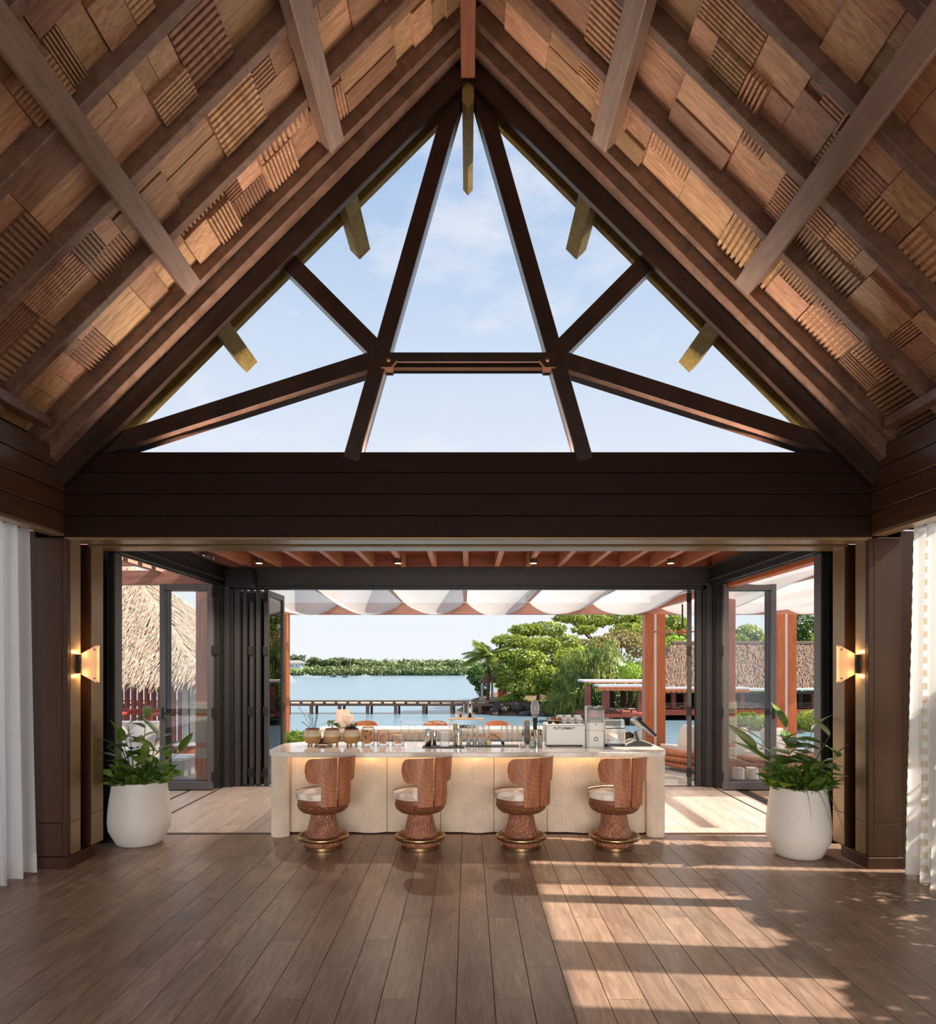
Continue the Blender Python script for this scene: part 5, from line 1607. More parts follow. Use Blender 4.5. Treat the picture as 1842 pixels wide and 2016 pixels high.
# ================================================================== PLANTERS
def leaf_mesh(w, fold, droop, n=7, tw=0.0):
    mb = MB(); vs = []; fs = []
    for i in range(n + 1):
        t = i / n
        hw = w * (math.sin(PI * t ** .75)) ** .9 + .004 * (1 - t)
        z = -droop * t * t
        for k_, sg in ((0, -1), (1, 0), (2, 1)):
            vs.append((t - .06 * droop * t, sg * hw, z + (fold * hw if sg else 0) + tw * sg * t * .05))
    for i in range(n):
        a = 3 * i
        fs += [(a, a + 1, a + 4, a + 3), (a + 1, a + 2, a + 5, a + 4)]
    return mb.add(vs, fs).mesh('leaf', 50)
LM = [leaf_mesh(.13, .35, .18), leaf_mesh(.15, .25, .42), leaf_mesh(.11, .4, .30), leaf_mesh(.17, .3, .10)]
for q in LM:
    q.materials.append(M['houseleaf'])
def potted(loc, label, seed, rim, rmax, rbase, H, stems):
    r = random.Random(seed)
    t = empty('potted_plant', loc, 0, label, 'plant')
    prof = [(rbase * .9, 0), (rbase, .012), (rbase * 1.10, .05), (rmax * .97, .15), (rmax, .23), (rmax * .985, .32), (rmax * .94, .44), (rim * 1.03, .56), (rim, H), (rim - .012, H + .006),
            (rim - .03, H), (rim - .03, H - .05)]
    prof = [(a, b * (H / .62) if b < .6 else b) for a, b in prof]
    MB().lathe(prof, 56, cap=True).build('planter', M['whitepot'], t, 50)
    MB().lathe([(rim - .03, H - .045), (rim - .10, H - .03), (.01, H - .02)], 32).build('soil', M['soil'], t, 60)
    for (az, lean, hh, nl, ls) in stems:
        a = math.radians(az); bx, by = .09 * math.cos(a), .09 * math.sin(a)
        pts = []
        for i in range(9):
            q = i / 8
            k_ = lean * q ** 1.6
            pts.append(Vector((bx + k_ * math.cos(a), by + k_ * math.sin(a), H - .04 + hh * q * (1 - .12 * q * (lean / .4)))))
        MB().tube(pts, [.007 - .004 * i / 8 for i in range(9)], 6).build('stem', M['houseleaf'], t, 60)
        lim = (3.46 - loc[0]) if loc[0] > 0 else (-3.50 - loc[0])
        for j in range(nl):
            q = .38 + .62 * (j + .5) / nl if j < nl - 1 else 1.0
            i = min(7, int(q * 8)); p = pts[i].lerp(pts[i + 1], q * 8 - i)
            dirv = (pts[i + 1] - pts[i]).normalized()
            az2 = a + (PI * .85 if j % 2 else -.35) + r.uniform(-.7, .7)
            if j == nl - 1:
                az2 = a + r.uniform(-.3, .3)
            el = r.uniform(.15, .75) if j < nl - 1 else r.uniform(.5, 1.0)
            o = obj('leaf', r.choice(LM), M['houseleaf'], t)
            sc = ls * r.uniform(.95, 1.4)
            tipx = p.x + math.cos(az2) * math.cos(el) * sc * 1.05
            if (lim > 0 and tipx > lim) or (lim < 0 and tipx < lim):
                az2 = PI - az2          # turn leaves that would run into the pillar
                if (lim > 0 and p.x > lim - .05) or (lim < 0 and p.x < lim + .05):
                    az2 = PI if lim > 0 else 0.0
            o.location = p
            o.rotation_euler = Euler((r.uniform(-.5, .5), -el, az2), 'XYZ')
            o.scale = (sc, sc * r.uniform(1.15, 1.6), sc)
    # low leafy filling round the stems
    V = []
    for i in range(420):
        a = r.uniform(0, 2 * PI); rr = (rim - .05) * math.sqrt(r.random())
        base = Vector((rr * math.cos(a), rr * math.sin(a), H - .04))
        L_ = r.uniform(.06, .19); el = r.uniform(.35, 1.35); az = a + r.uniform(-1.2, 1.2)
        d = Vector((math.cos(az) * math.cos(el), math.sin(az) * math.cos(el), math.sin(el)))
        sd = d.cross(Vector((r.uniform(-1, 1), r.uniform(-1, 1), r.uniform(-1, 1)))).normalized() * L_ * r.uniform(.10, .22)
        st = base + d * r.uniform(0, .16)
        tip = st + d * L_; tip.z -= L_ * .25
        mid = st + d * L_ * .5
        V += [tuple(st), tuple(mid + sd), tuple(tip), tuple(mid - sd)]
    o = quads('underplanting', V, M['houseleaf'], t); o['kind'] = 'stuff'
    return t
potted((-3.28, 7.05, 0), 'white planter with broad drooping leaves beside the left pillar', 4, .252, .295, .212, .62,
       [(150, .10, .62, 5, .27), (100, .15, .70, 5, .25), (20, .10, .62, 5, .26), (-20, .42, .40, 5, .25), (-60, .30, .34, 4, .22), (235, .12, .46, 4, .25), (250, .16, .55, 4, .24), (-100, .18, .30, 4, .2)])
t = potted((3.09, 6.6, 0), 'white planter with lance-shaped leaves and fern beside the right pillar', 9, .242, .285, .205, .645,
       [(180, .30, .40, 5, .30), (150, .22, .48, 5, .30), (110, .06, .58, 5, .30), (40, .18, .55, 5, .28), (0, .20, .54, 6, .28), (-50, .26, .38, 4, .28), (-80, .2, .3, 4, .2), (-140, .26, .26, 4, .22), (-40, .2, .34, 4, .22)])
# fern and grass blades in the right planter
V = []
for az, ln, el in ((205, .36, .9), (225, .30, .7), (190, .26, .5)):
    a = math.radians(az)
    for i in range(16):
        q = (i + 1) / 16
        p = Vector((.12 * math.cos(a) + ln * q * math.cos(a) * math.cos(el * q), .12 * math.sin(a) + ln * q * math.sin(a) * math.cos(el * q), .62 + ln * (q * .9 - .75 * q * q)))
        for sg in (-1, 1):
            sd = Vector((-math.sin(a) * sg, math.cos(a) * sg, .1)) * .075 * math.sin(PI * min(1, q * .9 + .1))
            fw = Vector((math.cos(a), math.sin(a), -.2)) * .013
            V += [tuple(p - fw), tuple(p + sd), tuple(p + sd + fw * .6), tuple(p + fw)]
o = quads('fern_frond', V, M['leaf_lime'], t)
for az, ln, dr in ((-30, .26, .30), (-10, .26, .22), (-55, .34, .36), (-75, .32, .3), (-100, .3, .2)):
    a = math.radians(az)
    pts = [Vector((.1 * math.cos(a) + ln * q * math.cos(a), .1 * math.sin(a) + ln * q * math.sin(a), .62 + .36 * q - (dr + .36) * q * q)) for q in [i / 8 for i in range(9)]]
    MB().tube(pts, [.005 - .004 * i / 8 for i in range(9)], 5).build('grass_blade', M['leaf_dark'], t, 60)

# ================================================================== ON THE BAR
KX = 7.8 / F
def on(px, d=7.8):
    return ((px - CX) * d / F, d, BT)
# clay herb pots
def clay_pot(loc, label):
    t = empty('herb_pot', loc, 0, label, 'plant pot', 'two-tone clay herb pots on the bar')
    MB().lathe([(.05, .026), (.078, .036), (.092, .062), (.098, .092), (.0985, .104)], 36).build('lower_body', M['clay'], t, 60)
    MB().lathe([(.0985, .1041), (.097, .12), (.088, .15), (.074, .172), (.072, .176)], 36).build('upper_body', M['clay_top'], t, 60)
    MB().lathe([(.074, .174), (.078, .176), (.078, .186), (.070, .188), (.066, .178)], 36).build('rim', M['terra'], t, 60)
    MB().lathe([(.066, .176), (.01, .182)], 20).build('soil', M['soil'], t)
    for a in (30, 150, 270):
        q = math.radians(a); MB().lathe([(.011, 0), (.014, .03), (.012, .038)], 10, c=(.055 * math.cos(q), .055 * math.sin(q), 0)).build('foot', M['clay'], t, 40)
    return t
r = random.Random(3)
p1 = clay_pot(on(615), 'two-tone clay pot with tall rosemary, leftmost of the herb pots')
V = []
for bx, lx, hh in ((-.02, -.13, .24), (.0, -.05, .16), (.02, .04, .20), (.03, .02, .15), (-.03, -.09, .08), (.01, -.01, .12)):
    pts = [Vector((bx + lx * q ** 1.3, r.uniform(-.01, .01), .18 + hh * q)) for q in [i / 6 for i in range(7)]]
    MB().tube(pts, .0018, 5).build('sprig', M['bark'], p1)
    for i in range(50):
        q = r.random() * .95 + .05; j = min(5, int(q * 6)); p = pts[j].lerp(pts[j + 1], q * 6 - j)
        a = r.uniform(0, 2 * PI); dv = Vector((math.cos(a) * .7, math.sin(a) * .7, .6)) * .022
        sd = Vector((-math.sin(a), math.cos(a), 0)) * .0022
        V += [tuple(p), tuple(p + dv * .5 + sd), tuple(p + dv), tuple(p + dv * .5 - sd)]
o = quads('needles', V, M['leaf_dark'], p1); o['kind'] = 'stuff'
p2 = clay_pot(on(654), 'two-tone clay pot with broad basil leaves, middle of the herb pots')
for i in range(11):
    a = r.uniform(0, 2 * PI); hh = r.uniform(.05, .10)
    MB().tube([(0, 0, .18), (.02 * math.cos(a), .02 * math.sin(a), .18 + hh)], .0016, 5).build('stem', M['leaf_dark'], p2)
    o = obj('leaf', LM[i % 4], M['houseleaf'], p2); o.location = (.02 * math.cos(a), .02 * math.sin(a), .18 + hh); o.rotation_euler = (r.uniform(-.3, .3), r.uniform(-.2, .35), a); o.scale = (.11, .19, .11)
p3 = clay_pot(on(692), 'two-tone clay pot with trailing thyme, rightmost of the herb pots')
V = []
for i in range(46):
    a = r.uniform(0, 2 * PI); L_ = r.uniform(.05, .11); 
    out = r.uniform(.2, 1.0); b = Vector((r.uniform(-.04, .04), r.uniform(-.04, .04), .18))
    if i < 14: a = PI + r.uniform(-.7, .7); out = 1.1
    for j in range(9):
        q = j / 8; p = b + Vector((math.cos(a) * out * L_ * q, math.sin(a) * out * L_ * q, L_ * (q * .9 - (.95 if i < 14 else .2) * q * q)))
        for kx in range(2):
            a2 = r.uniform(0, 2 * PI); dv = Vector((math.cos(a2), math.sin(a2), .3)) * .020; sd = Vector((-math.sin(a2), math.cos(a2), 0)) * .006
            V += [tuple(p), tuple(p + dv * .5 + sd), tuple(p + dv), tuple(p + dv * .5 - sd)]
o = quads('foliage', V, M['leaf_dark'], p3); o['kind'] = 'stuff'
# storage jars
def jar(px, w, h, label, fill, fillmat, fh):
    t = empty('storage_jar', on(px), 0, label, 'jar', 'glass storage jars with wooden lids')
    R = w / 2
    MB().lathe([(R * .8, .001), (R * .96, .008), (R, .03), (R, h * .78), (R * .86, h * .90), (R * .80, h * .92), (R * .80, h * .95)], 32, cap=False).build('glass_body', M['jar_glass'], t, 60)
    MB().lathe([(R * .86, h * .93), (R * .88, h * .935), (R * .88, h * .995), (R * .84, h)], 32).build('lid', M['lidwood'], t, 40)
    MB().tube([(.014 * math.cos(a), .004, h + .004 + .007 * math.sin(a)) for a in [PI * i / 8 for i in range(9)]], .002, 6).build('lid_loop', M['black'], t, 60)
    rr = random.Random(px); n = 0
    if fill == 'chip':
        me = MB().lathe([(.001, -.003), (.024, -.004), (.028, 0), (.024, .003), (.001, .004)], 9).mesh('dried_fruit', 40)
    else:
        me = MB().tube([(.020 * math.cos(a), .020 * math.sin(a), 0) for a in [2 * PI * i / 14 for i in range(14)]], .0045, 6, closed=True).mesh('dried_fruit', 60)
    me.materials.append(M[fillmat])
    z = .036
    while z < fh:
        for i in range(7):
            a = 2 * PI * i / 7 + rr.uniform(-.3, .3); rad = R - .036 if i else 0
            o = bpy.data.objects.new('dried_fruit', me); COL.objects.link(o); o.parent = t
            o.location = (rad * math.cos(a), rad * math.sin(a), z + rr.uniform(0, .012))
            o.rotation_euler = (rr.uniform(.5, 1.5), rr.uniform(-.5, .5), rr.uniform(0, 6.28))
        z += .026
    return t
jar(724.5, .142, .208, 'tallest glass jar filled with dried fruit slices', 'chip', 'chips', .155)
jar(754, .134, .172, 'middle-sized glass jar filled with dried citrus rings', 'ring', 'rings', .11)
jar(783.5, .140, .118, 'lowest glass jar half filled with dried rings', 'ring', 'rings', .06)
# shaker tray
c = on(873, 7.66)
t = tag(MB().box(-.225, .225, -.11, .11, 0, .010, c=.003).build('serving_tray', M['black']), 'flat black tray with metal shakers near the front of the counter', 'tray')
t.location = c
def tin(px, d, z, h, r0, r1, label, two=True):
    t = empty('shaker_tin', ((px - CX) * d / F, d, z), 0, label, 'shaker', 'steel shaker tins')
    MB().lathe([(r0 * .9, 0), (r0, .004), (r0 + (r1 - r0) * .6, h * .62), (r1 + .002, h * .635), (r1 + .002, h * .65)], 28).build('lower_cup', M['chrome'], t, 40)
    MB().lathe([(r1 * .96, h * .62), (r1 * .80, h * .97), (r1 * .76, h)], 28).build('upper_cup', M['chrome'], t, 40)
    return t
ZT = BT + .0105
tin(842.5, 7.66, ZT, .185, .036, .043, 'steel shaker tin on the left of the black tray')
tin(855, 7.72, ZT, .17, .022, .03, 'slim steel shaker tin behind the left shaker')
tin(902, 7.66, ZT, .188, .038, .045, 'steel shaker tin on the right of the black tray')
t = empty('mixing_glass', ((875 - CX) * 7.66 / F, 7.66, ZT), 0, 'square cut mixing glass between the shakers', 'glass')
MB().prism(rrect(-.047, .047, -.047, .047, .012, 3), 0, .15, axis='z').build('glass_body', M['drink_glass'], t)
MB().tube([(x, y, .15) for x, y in rrect(-.047, .047, -.047, .047, .012, 3)], .003, 6, closed=True).build('rim', M['drink_glass'], t, 60)
for z in (.03, .055, .08, .105):
    MB().tube([(x * 1.02, y * 1.02, z) for x, y in rrect(-.047, .047, -.047, .047, .012, 3)], .0022, 6, closed=True).build('cut_band', M['drink_glass'], t, 60)
t = empty('muddler', ((896 - CX) * 7.76 / F, 7.76, ZT), 0, 'pale wooden muddler standing behind the right shaker', 'muddler')
MB().lathe([(.020, 0), (.022, .01), (.017, .06), (.014, .12), (.018, .165)], 16).build('shaft', M['lidwood'], t, 50)
MB().lathe([(.018, .165), (.026, .175), (.027, .225), (.022, .232)], 16).build('knob', M['lidwood'], t, 50)
# bitters tray
c = on(968, 7.72)
t = tag(MB().box(-.295, .295, -.07, .07, 0, .012, c=.003).build('bitters_tray', M['black']), 'long narrow black tray with small bottles', 'tray'); t.location = c
for i, px in enumerate((922, 934, 944.5, 953)):
    t = empty('bitters_bottle', ((px - CX) * 7.70 / F, 7.70, BT + .0125), 0, ('first', 'second', 'third', 'fourth')[i] + ' small dropper bottle from the left on the narrow black tray', 'bottle', 'dropper bottles')
    MB().lathe([(.019, 0), (.021, .004), (.021, .062), (.008, .074), (.008, .084)], 16, cap=True).build('glass_body', M['drink_glass'], t, 50)
    MB().lathe([(.018, .004), (.018, .036 + .01 * (i % 2))], 14).build('liquid', M['coffee'], t)
    MB().lathe([(.009, .084), (.009, .10), (.004, .108), (.005, .125), (.001, .13)], 10).build('dropper', M['copper'], t, 50)
t = empty('perfume_bottle', ((961.5 - CX) * 7.68 / F, 7.68, BT + .0125), 0, 'round glass bottle with amber liquid on the narrow tray', 'bottle')
MB().lathe([(.012, 0), (.027, .010), (.031, .030), (.027, .050), (.008, .060), (.007, .075)], 20).build('glass_body', M['drink_glass'], t, 60)
MB().lathe([(.010, .004), (.024, .012), (.0275, .03), (.0275, .036)], 18).build('liquid', M['amber'], t, 60)
MB().lathe([(.009, .075), (.011, .09), (.004, .10)], 12).build('stopper', M['copper'], t, 60)
t = empty('cocktail_smoker', ((978 - CX) * 7.70 / F, 7.70, BT + .0125), 0, 'black curved hose with oval bulb lying on the narrow tray', 'tool')
MB().tube([(-.07 + .13 * q, 0, .095 * (1 - q ** 2.2) + .022) for q in [i / 12 for i in range(13)]], .004, 8).build('hose', M['black'], t, 60)
MB().lathe([(.002, -.026), (.014, -.016), (.018, 0), (.014, .016), (.002, .024)], 16, m=Matrix.Translation((.064, 0, .026)) @ Matrix.Rotation(-.5, 4, 'Y')).build('bulb', M['black'], t, 60)
# stemware turned upside down on the work shelf, and tumblers
def wine(x, d, label):
    t = empty('wine_glass', (x, d, .8405), 0, label, 'glass', 'upturned wine glasses behind the counter')
    MB().lathe([(.034, 0), (.041, .04), (.042, .07), (.030, .105), (.006, .122), (.0045, .135), (.004, .20), (.008, .212), (.038, .216), (.038, .2185)], 20, cap=False).build('bowl_and_stem', M['drink_glass'], t, 60)
    return t
wi = 0
names_w = ['%s upturned wine glass from the left in the row behind the jars' % q for q in ('first', 'second', 'third', 'fourth', 'fifth', 'sixth', 'seventh', 'eighth', 'ninth', 'tenth')]
for i in range(10):
    px = 789 + i * 13.6 + (3 if i % 2 else 0)
    d = 8.42 + (.12 if i % 2 else 0)
    t = wine((px - CX) * d / F, d, names_w[i]); t.scale = (1, 1, 1.12 if i != 0 else 1.3)
for i, px in enumerate((925, 935, 946, 957, 992, 1003, 1013, 1024)):
    d = 8.38 + (.09 if i % 2 else 0)
    t = empty('tumbler', ((px - CX) * d / F, d, .8405), 0, '%s tumbler from the left in the row behind the narrow tray' % ('first', 'second', 'third', 'fourth', 'fifth', 'sixth', 'seventh', 'eighth')[i], 'glass', 'upturned tumblers behind the counter')
    MB().lathe([(.036, 0), (.042, .03), (.043, .14), (.038, .20), (.020, .215), (.001, .218)], 20, cap=False).build('glass_body', M['drink_glass'], t, 60)
    MB().lathe([(.036, 0), (.039, .002), (.036, .006)], 20, cap=False).build('rim', M['drink_glass'], t, 60)
# bridge stand on the rear counter
d = 9.9
bx = (917 - CX) * d / F
t = empty('serving_stand', (bx, d, BT), 0, 'low wooden bridge stand on thin legs holding bar tools', 'stand')
MB().box(-.245, .245, -.06, .06, .118, .134, c=.004).build('stand_top', M['lidwood'], t)
for s in (-1, 1):
    for y in (-.045, .045):
        MB().bar((s * .215, y, .118), (s * .24, y, 0), .010, .010).build('leg', M['copper'], t)
zz = BT + .1345
t = empty('cocktail_shaker', (bx + .056, d, zz), 0, 'tall steel cocktail shaker standing on the bridge stand', 'shaker')
MB().lathe([(.030, 0), (.034, .01), (.037, .14), (.030, .17)], 24).build('body', M['chrome'], t, 50)
MB().lathe([(.031, .168), (.030, .178), (.020, .20), (.017, .205)], 24).build('shoulder', M['chrome'], t, 50)
MB().lathe([(.017, .204), (.018, .235), (.010, .24)], 20).build('cap', M['chrome'], t, 50)
t = empty('tool_caddy', (bx - .03, d, zz), 0, 'ring-handled copper caddy with strainer and bar spoon on the bridge stand', 'caddy')
MB().prism(rrect(-.075, .055, -.028, .028, .01, 3), 0, .012, axis='z').build('tray_base', M['copper'], t)
for x in (-.105, .145):
    MB().tube([(x + .036 * math.cos(a), -.035, .04 + .036 * math.sin(a)) for a in [2 * PI * i / 20 for i in range(20)]], .0035, 6, closed=True).build('ring_handle', M['copper'], t, 60)
MB().lathe([(.018, .012), (.022, .06), (.022, .064)], 16, c=(-.045, 0, 0)).build('jigger', M['copper'], t, 50)
MB().tube([(-.045 + .024 * math.cos(a), 0, .10 + .024 * math.sin(a)) for a in [2 * PI * i / 18 for i in range(18)]], .004, 6, closed=True).build('strainer', M['chrome'], t, 60)
MB().tube([(0, 0, .012), (0, 0, .19)], .006, 8).build('spoon', M['chrome'], t, 50)
MB().lathe([(.004, .19), (.010, .198), (.004, .206)], 10).build('spoon_tip', M['chrome'], t, 60)
for px, w, mt, nm, lb in ((911, .10, 'coffee', 'herb_box', 'small dark box under the bridge stand'), (927, .14, 'leaf_dark', 'herb_box', 'small box of green cress under the bridge stand')):
    t = empty(nm, ((px - CX) * 9.86 / F, 9.86, BT), 0, lb, 'box')
    MB().box(-w / 2, w / 2, -.05, .05, 0, .022, c=.002).build('tray', M['bark'], t)
    rr = random.Random(px); V = []
    for i in range(160):
        x, y = rr.uniform(-w / 2 + .005, w / 2 - .005), rr.uniform(-.045, .045); h = rr.uniform(.008, .022)
        V += [(x, y, .02), (x + .004, y, .02 + h), (x, y + .003, .022 + h), (x - .004, y, .02 + h)]
    o = quads('cress', V, M[mt], t); o['kind'] = 'stuff'
# blush vases on the rear counter
for px, w, h, lb in ((675, .20, .245, 'taller blush ceramic vase on the rear counter behind the herb pots'), (684.5, .16, .19, 'shorter blush ceramic vase in front of the taller one')):
    d = 10.02 if h > .2 else 9.84
    t = empty('ceramic_vase', ((px - CX) * d / F, d, BT), 0, lb, 'vase')
    MB().lathe([(w * .42, 0), (w * .48, .01), (w * .5, .06), (w * .5, h - .01), (w * .485, h), (w * .46, h - .004), (w * .46, h - .06)], 28).build('body', M['candle'], t, 50)
    MB().lathe([(w * .46, h - .05), (.001, h - .05)], 20, cap=False).build('inner', M['terra'], t)
t = tag(MB().box(-.09, .09, -.05, .05, 0, .06, c=.01).build('napkin_holder', M['coffee']), 'low dark box between the first two herb pots', 'box'); t.location = on(636, 8.0)
# cold drip / smoking cloche
t = empty('glass_cloche', on(1053, 7.9), 0, 'egg-shaped glass bulb on a slim black stand', 'appliance')
MB().lathe([(.055, 0), (.058, .008), (.05, .016), (.024, .03), (.022, .28), (.030, .30)], 24).build('stand', M['black'], t, 50)
MB().lathe([(.026, .302), (.042, .345), (.051, .39), (.050, .43), (.040, .466), (.022, .49), (.001, .498)], 28, cap=False).build('glass_bulb', M['drink_glass'], t, 60)
MB().lathe([(.002, .31), (.028, .33), (.030, .345), (.002, .352)], 20).build('coffee_grounds', M['coffee'], t, 60)
MB().tube([(.03, -.02, .30), (.045, -.03, .22), (.04, -.035, .14), (.02, -.04, .06)], .004, 6).build('pipe', M['chrome'], t, 60)
t = empty('steel_tumbler', on(1052.5, 7.78), 0, 'small steel cup in front of the glass bulb stand', 'cup'); t.location = ((1057 - CX) * 7.70 / F, 7.70, BT)
t.location.y = 7.74
MB().lathe([(.032, 0), (.036, .12), (.037, .176)], 20).build('cup', M['chrome'], t, 50)
MB().lathe([(.037, .174), (.040, .178), (.036, .182)], 20).build('rim', M['chrome'], t, 50)
t = empty('menu_holder', on(1037, 7.98), 0, 'dark upright menu holder beside the glass bulb', 'holder')
MB().box(-.03, .03, -.03, .03, 0, .25, c=.004).build('sleeve', M['coffee'], t); MB().box(-.026, .026, -.02, .02, .25, .27).build('menu', M['lidwood'], t)
def flask(px, label, mat, w, d):
    t = empty('flask', ((px - CX) * d / F, d, BT), 0, label, 'flask')
    MB().lathe([(w * .8, 0), (w, .008), (w * .92, .03), (w * .3, .07), (w * .24, .10), (w * .26, .125)], 22, cap=True).build('glass_body', M['drink_glass'], t, 60)
    MB().lathe([(w * .78, .003), (w * .95, .009), (w * .88, .028)], 20).build('liquid', M[mat], t, 60)
    MB().lathe([(w * .2, .12), (w * .24, .14), (.004, .165), (.004, .19)], 10).build('stopper', M['black'], t, 50)
flask(1029, 'conical flask of clear syrup with a black pourer', 'greyplastic', .034, 7.64)
flask(1047.5, 'conical flask of bright green syrup', 'green', .040, 7.62)
for px, mt, lb, h in ((1054.5, 'terra', 'slim bottle of brown syrup beside the green flask', .12), (1064, 'coffee', 'slim dark bottle with a dropper beside the coffee machine', .10)):
    t = empty('syrup_bottle', ((px - CX) * 7.60 / F, 7.60 if h > .11 else 7.62, BT), 0, lb, 'bottle')
    if h > .11: t.location.y = 7.70; t.location.x = (1066 - CX) * 7.70 / F; t.location.y = 7.80
    MB().lathe([(.017, 0), (.019, .004), (.019, h), (.008, h + .014), (.008, h + .03)], 16).build('glass_body', M['drink_glass'], t, 50)
    MB().lathe([(.016, .003), (.016, h * .8)], 14).build('liquid', M[mt], t)
    MB().lathe([(.010, h + .028), (.010, h + .045), (.003, h + .06)], 12).build('cap', M['black'], t, 50)
# espresso machine
def text_mesh(txt, size, ext=.0015):
    cu = bpy.data.curves.new('lettering', 'FONT'); cu.body = txt; cu.size = size; cu.extrude = ext; cu.offset = size * .022; cu.align_x = 'CENTER'; cu.align_y = 'CENTER'
    o = bpy.data.objects.new('lettering', cu); COL.objects.link(o)
    bpy.context.view_layer.update()
    me = bpy.data.meshes.new_from_object(o.evaluated_get(bpy.context.evaluated_depsgraph_get()))
    bpy.data.objects.remove(o)
    return me
d = 7.72
xm = (1113.5 - CX) * d / F
t = empty('espresso_machine', (xm, d, BT), 0, 'white boxy espresso machine with black lettering on its back', 'machine')
MB().box(-.215, .215, 0, .36, .012, .235, c=.008).build('body', M['white'], t)
MB().box(-.205, .205, -.006, .002, .025, .222, c=.002).build('back_panel', M['white'], t)
for x in (-.17, .17):
    for y in (.04, .32):
        MB().lathe([(.018, 0), (.018, .014)], 12, c=(x, y, 0)).build('foot', M['black'], t)
lt = text_mesh('FUTURMAT', .052)
o = obj('lettering', lt, M['black'], t); o.location = (-.02, -.0075, .195); o.rotation_euler = (PI / 2, 0, 0); o.scale = (.88, .72, 1)
o['label'] = 'black maker lettering'
MB().tube([(-.20, .02, .235), (-.20, .02, .285), (.20, .02, .275), (.20, .02, .235)], .004, 8).build('cup_rail', M['chrome'], t, 50)
MB().box(-.20, .20, .02, .34, .235, .241).build('warming_tray', M['chrome'], t)
def cup(x, y, z, mat, label, rot=None, r0=.038, h=.062):
    q = empty('coffee_cup', (xm + x, d + y, BT + z), 0, label, 'cup', 'cups on the espresso machine')
    MB().lathe([(r0 * .6, 0), (r0 * .9, .02), (r0, h), (r0 * .94, h), (r0 * .84, .02), (.002, .008)], 20, cap=False).build('cup_body', M[mat], q, 60)
    MB().tube([(r0 * .95 + .013 * math.cos(a), 0, h * .55 + .017 * math.sin(a)) for a in [-1.6 + 3.2 * i / 8 for i in range(9)]], .0035, 6).build('cup_handle', M[mat], q, 60)
    return q
for i, (x, mt, z, lb) in enumerate(((-.165, 'brass', .242, 'brass cup at the left end of the espresso machine top'), (-.085, 'copper', .242, 'copper cup next to the brass cup on the machine'),
                                    (-.005, 'white', .242, 'white cup left of the middle on the machine top'), (.075, 'white', .242, 'white cup right of the middle on the machine top'), (.155, 'white', .242, 'white cup at the right end of the machine top'))):
    cup(x, .09, z, mt, lb)
for i, (x, lb) in enumerate(((-.04, 'white cup stacked in the rear row left on the machine'), (.05, 'white cup stacked in the rear row middle on the machine'), (.155, 'white cup stacked in the rear row right on the machine'))):
    c_ = cup(x, .20, .242, 'white', lb, h=.085, r0=.042)
# grinder
d = 7.70; xg = (1171.5 - CX) * d / F
t = empty('coffee_grinder', (xg, d + .03, BT), 0, 'white cylindrical coffee grinder with clear hopper and round logo', 'grinder')
MB().prism(rrect(-.098, .098, -.07, .11, .045, 8), .0, .262, axis='z').build('body', M['white'], t, 40)
MB().prism(rrect(-.0985, .0985, -.0705, .1105, .045, 8), .170, .174, axis='z').build('seam', M['greyplastic'], t, 40)
MB().prism(rrect(-.0985, .0985, -.0705, .1105, .045, 8), .180, .184, axis='z').build('seam', M['greyplastic'], t, 40)
MB().prism(rrect(-.092, .092, -.066, .106, .045, 8), .262, .43, axis='z').build('hopper', M['drink_glass'], t, 40)
MB().prism(rrect(-.085, .085, -.06, .10, .04, 8), .263, .285, axis='z').build('beans', M['greyplastic'], t, 40)
MB().prism([(-.095, .40), (-.082, .438), (-.03, .438), (-.015, .418), (.03, .418), (.045, .438), (.082, .438), (.095, .40), (.05, .395), (-.05, .395)], -.068, .11).build('hopper_lid', M['coffee'], t)
for s in (-1, 1):
    MB().box(s * .092 - .005, s * .092 + .005, -.03, .08, .262, .43, c=.003).build('hopper_side', M['white'], t)
MB().lathe([(.007, 0), (.007, .004)], 12, m=Matrix.Translation((0, -.0705, .243)) @ Matrix.Rotation(PI / 2, 4, 'X')).build('button', M['black'], t)
mb = MB().tube([(.019 * math.cos(a), -.072, .085 + .019 * math.sin(a)) for a in [2 * PI * i / 28 for i in range(28)]], .0032, 6, closed=True)
mb.bar((.010, -.072, .073), (.022, -.072, .064), .005, .005)
mb.build('logo', M['black'], t, 60)
# blender in its clear hood
d = 7.74; xb = (1208 - CX) * d / F
t = empty('bar_blender', (xb, d, BT), 0, 'bar blender under a clear plastic sound hood', 'blender')
MB().prism(rrect(-.10, .10, -.07, .12, .03, 5), 0, .03, axis='z').build('base', M['black'], t, 40)
hd = MB().prism([(-.07, .03), (-.07, .20), (-.02, .285), (.12, .285), (.12, .03)], -.105, .105, axis='x'); hd.build('hood', M['drink_glass'], t)
ed = MB()
for x in (-.105, .105):
    ed.tube([(x, -.07, .03), (x, -.07, .20), (x, -.02, .285), (x, .12, .285)], .006, 6)
ed.tube([(-.105, -.02, .285), (.105, -.02, .285)], .006, 6); ed.build('hood_edge', M['white'], t, 50)
MB().tube([(-.105, -.07, .20), (.105, -.07, .20)], .006, 6).build('hood_lip', M['black'], t, 50)
MB().prism(rrect(-.062, .062, -.05, .07, .015, 4), .035, .19, axis='z').build('jug', M['drink_glass'], t, 40)
MB().prism(rrect(-.055, .055, -.045, .065, .015, 4), .06, .075, axis='z').build('blade_base', M['chrome'], t, 40)
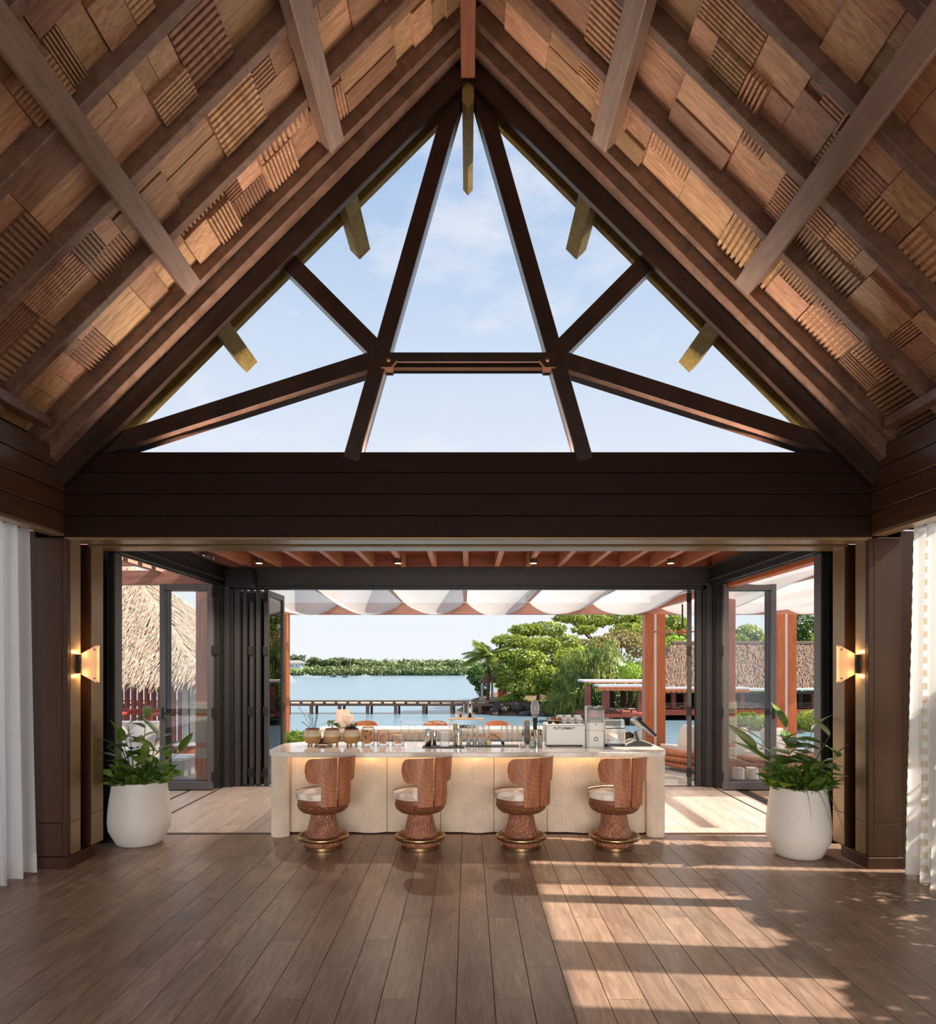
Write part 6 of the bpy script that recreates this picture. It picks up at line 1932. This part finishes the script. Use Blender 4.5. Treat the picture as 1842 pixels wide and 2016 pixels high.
# payment terminal
d = 7.74; xt = (1252 - CX) * d / F
t = empty('till_terminal', (xt, d, BT), 0, 'grey till terminal with tilted black touch screen at the right end of the bar', 'terminal')
MB().prism([(-.14, 0), (-.13, .035), (-.06, .072), (.04, .075), (.13, .045), (.175, .02), (.175, .008), (.08, .0)], -.07, .12).build('base', M['greyplastic'], t)
MB().prism([(-.145, .0), (-.10, .032), (-.03, .062), (.03, .066), (.11, .04), (.165, .014), (.16, .006), (.0, .004)], -.075, -.069).build('base_side', M['black'], t)
MB().prism([(-.02, .06), (.0, .17), (.05, .17), (.055, .06)], -.03, .06).build('neck', M['greyplastic'], t)
MB().bar((-.025, -.06, .165), (.02, -.072, .01), .014, .03).build('strut', M['black'], t)
m_ = Matrix.Translation((.085, .02, .205)) @ Matrix.Rotation(math.radians(43), 4, 'Y')
MB().box(-.14, -.01, -.085, .12, -.038, .0, c=.008, m=m_).build('screen_housing', M['greyplastic'], t)
MB().box(-.14, .145, -.094, .12, .0, .030, c=.004, m=m_).build('screen', M['screen'], t)
MB().tube([(.10, -.06, .12), (.13, -.065, .10), (.145, -.06, .115), (.15, -.06, .135)], .004, 6).build('cable', M['black'], t, 50)
t = tag(MB().prism([(-.10, 0), (-.10, .12), (.0, .14), (.10, .09), (.10, 0)], -.08, .08).build('receipt_printer', M['coffee']), 'dark receipt printer behind the till terminal', 'printer')
t.location = ((1236 - CX) * 7.98 / F, 7.99, BT)
# chairs beyond the rear counter
def rear_chair(px, label):
    d = 10.95
    t = empty('bar_chair', ((px - CX) * d / F, d, 0), 0, label, 'chair', 'shell-backed chairs behind the bar')
    sh = MB()
    n = 12
    vs, fs = [], []
    for i in range(n + 1):
        a = math.radians(-62 + 124 * i / n)
        top = .885 - .05 * (abs(i - n / 2) / (n / 2)) ** 3
        for r_ in (.20, .215):
            for z in (.56, top):
                vs.append((r_ * math.sin(a), r_ * math.cos(a) + .02, z))
    for i in range(n):
        p, q = 4 * i, 4 * i + 4
        fs += [(p, p + 1, q + 1, q), (p + 2, q + 2, q + 3, p + 3), (p, q, q + 2, p + 2), (p + 1, p + 3, q + 3, q + 1)]
    fs += [(0, 2, 3, 1), (4 * n, 4 * n + 1, 4 * n + 3, 4 * n + 2)]
    sh.add(vs, fs).build('backrest', M['blush'], t, 50)
    MB().lathe([(.18, .54), (.21, .55), (.21, .59), (.17, .61)], 28).build('seat', M['sofa'], t, 50)
    for a in (45, 135, 225, 315):
        q = math.radians(a); MB().bar((.14 * math.cos(q), .14 * math.sin(q), .55), (.19 * math.cos(q), .19 * math.sin(q), 0), .025, .025).build('leg', M['blush'], t)
    return t
rear_chair(717, 'brown shell-backed chair behind the bar, left of the jetty piles')
rear_chair(857, 'brown shell-backed chair behind the bar, left of the bridge stand')
rear_chair(979, 'brown shell-backed chair behind the bar, right of the bridge stand')
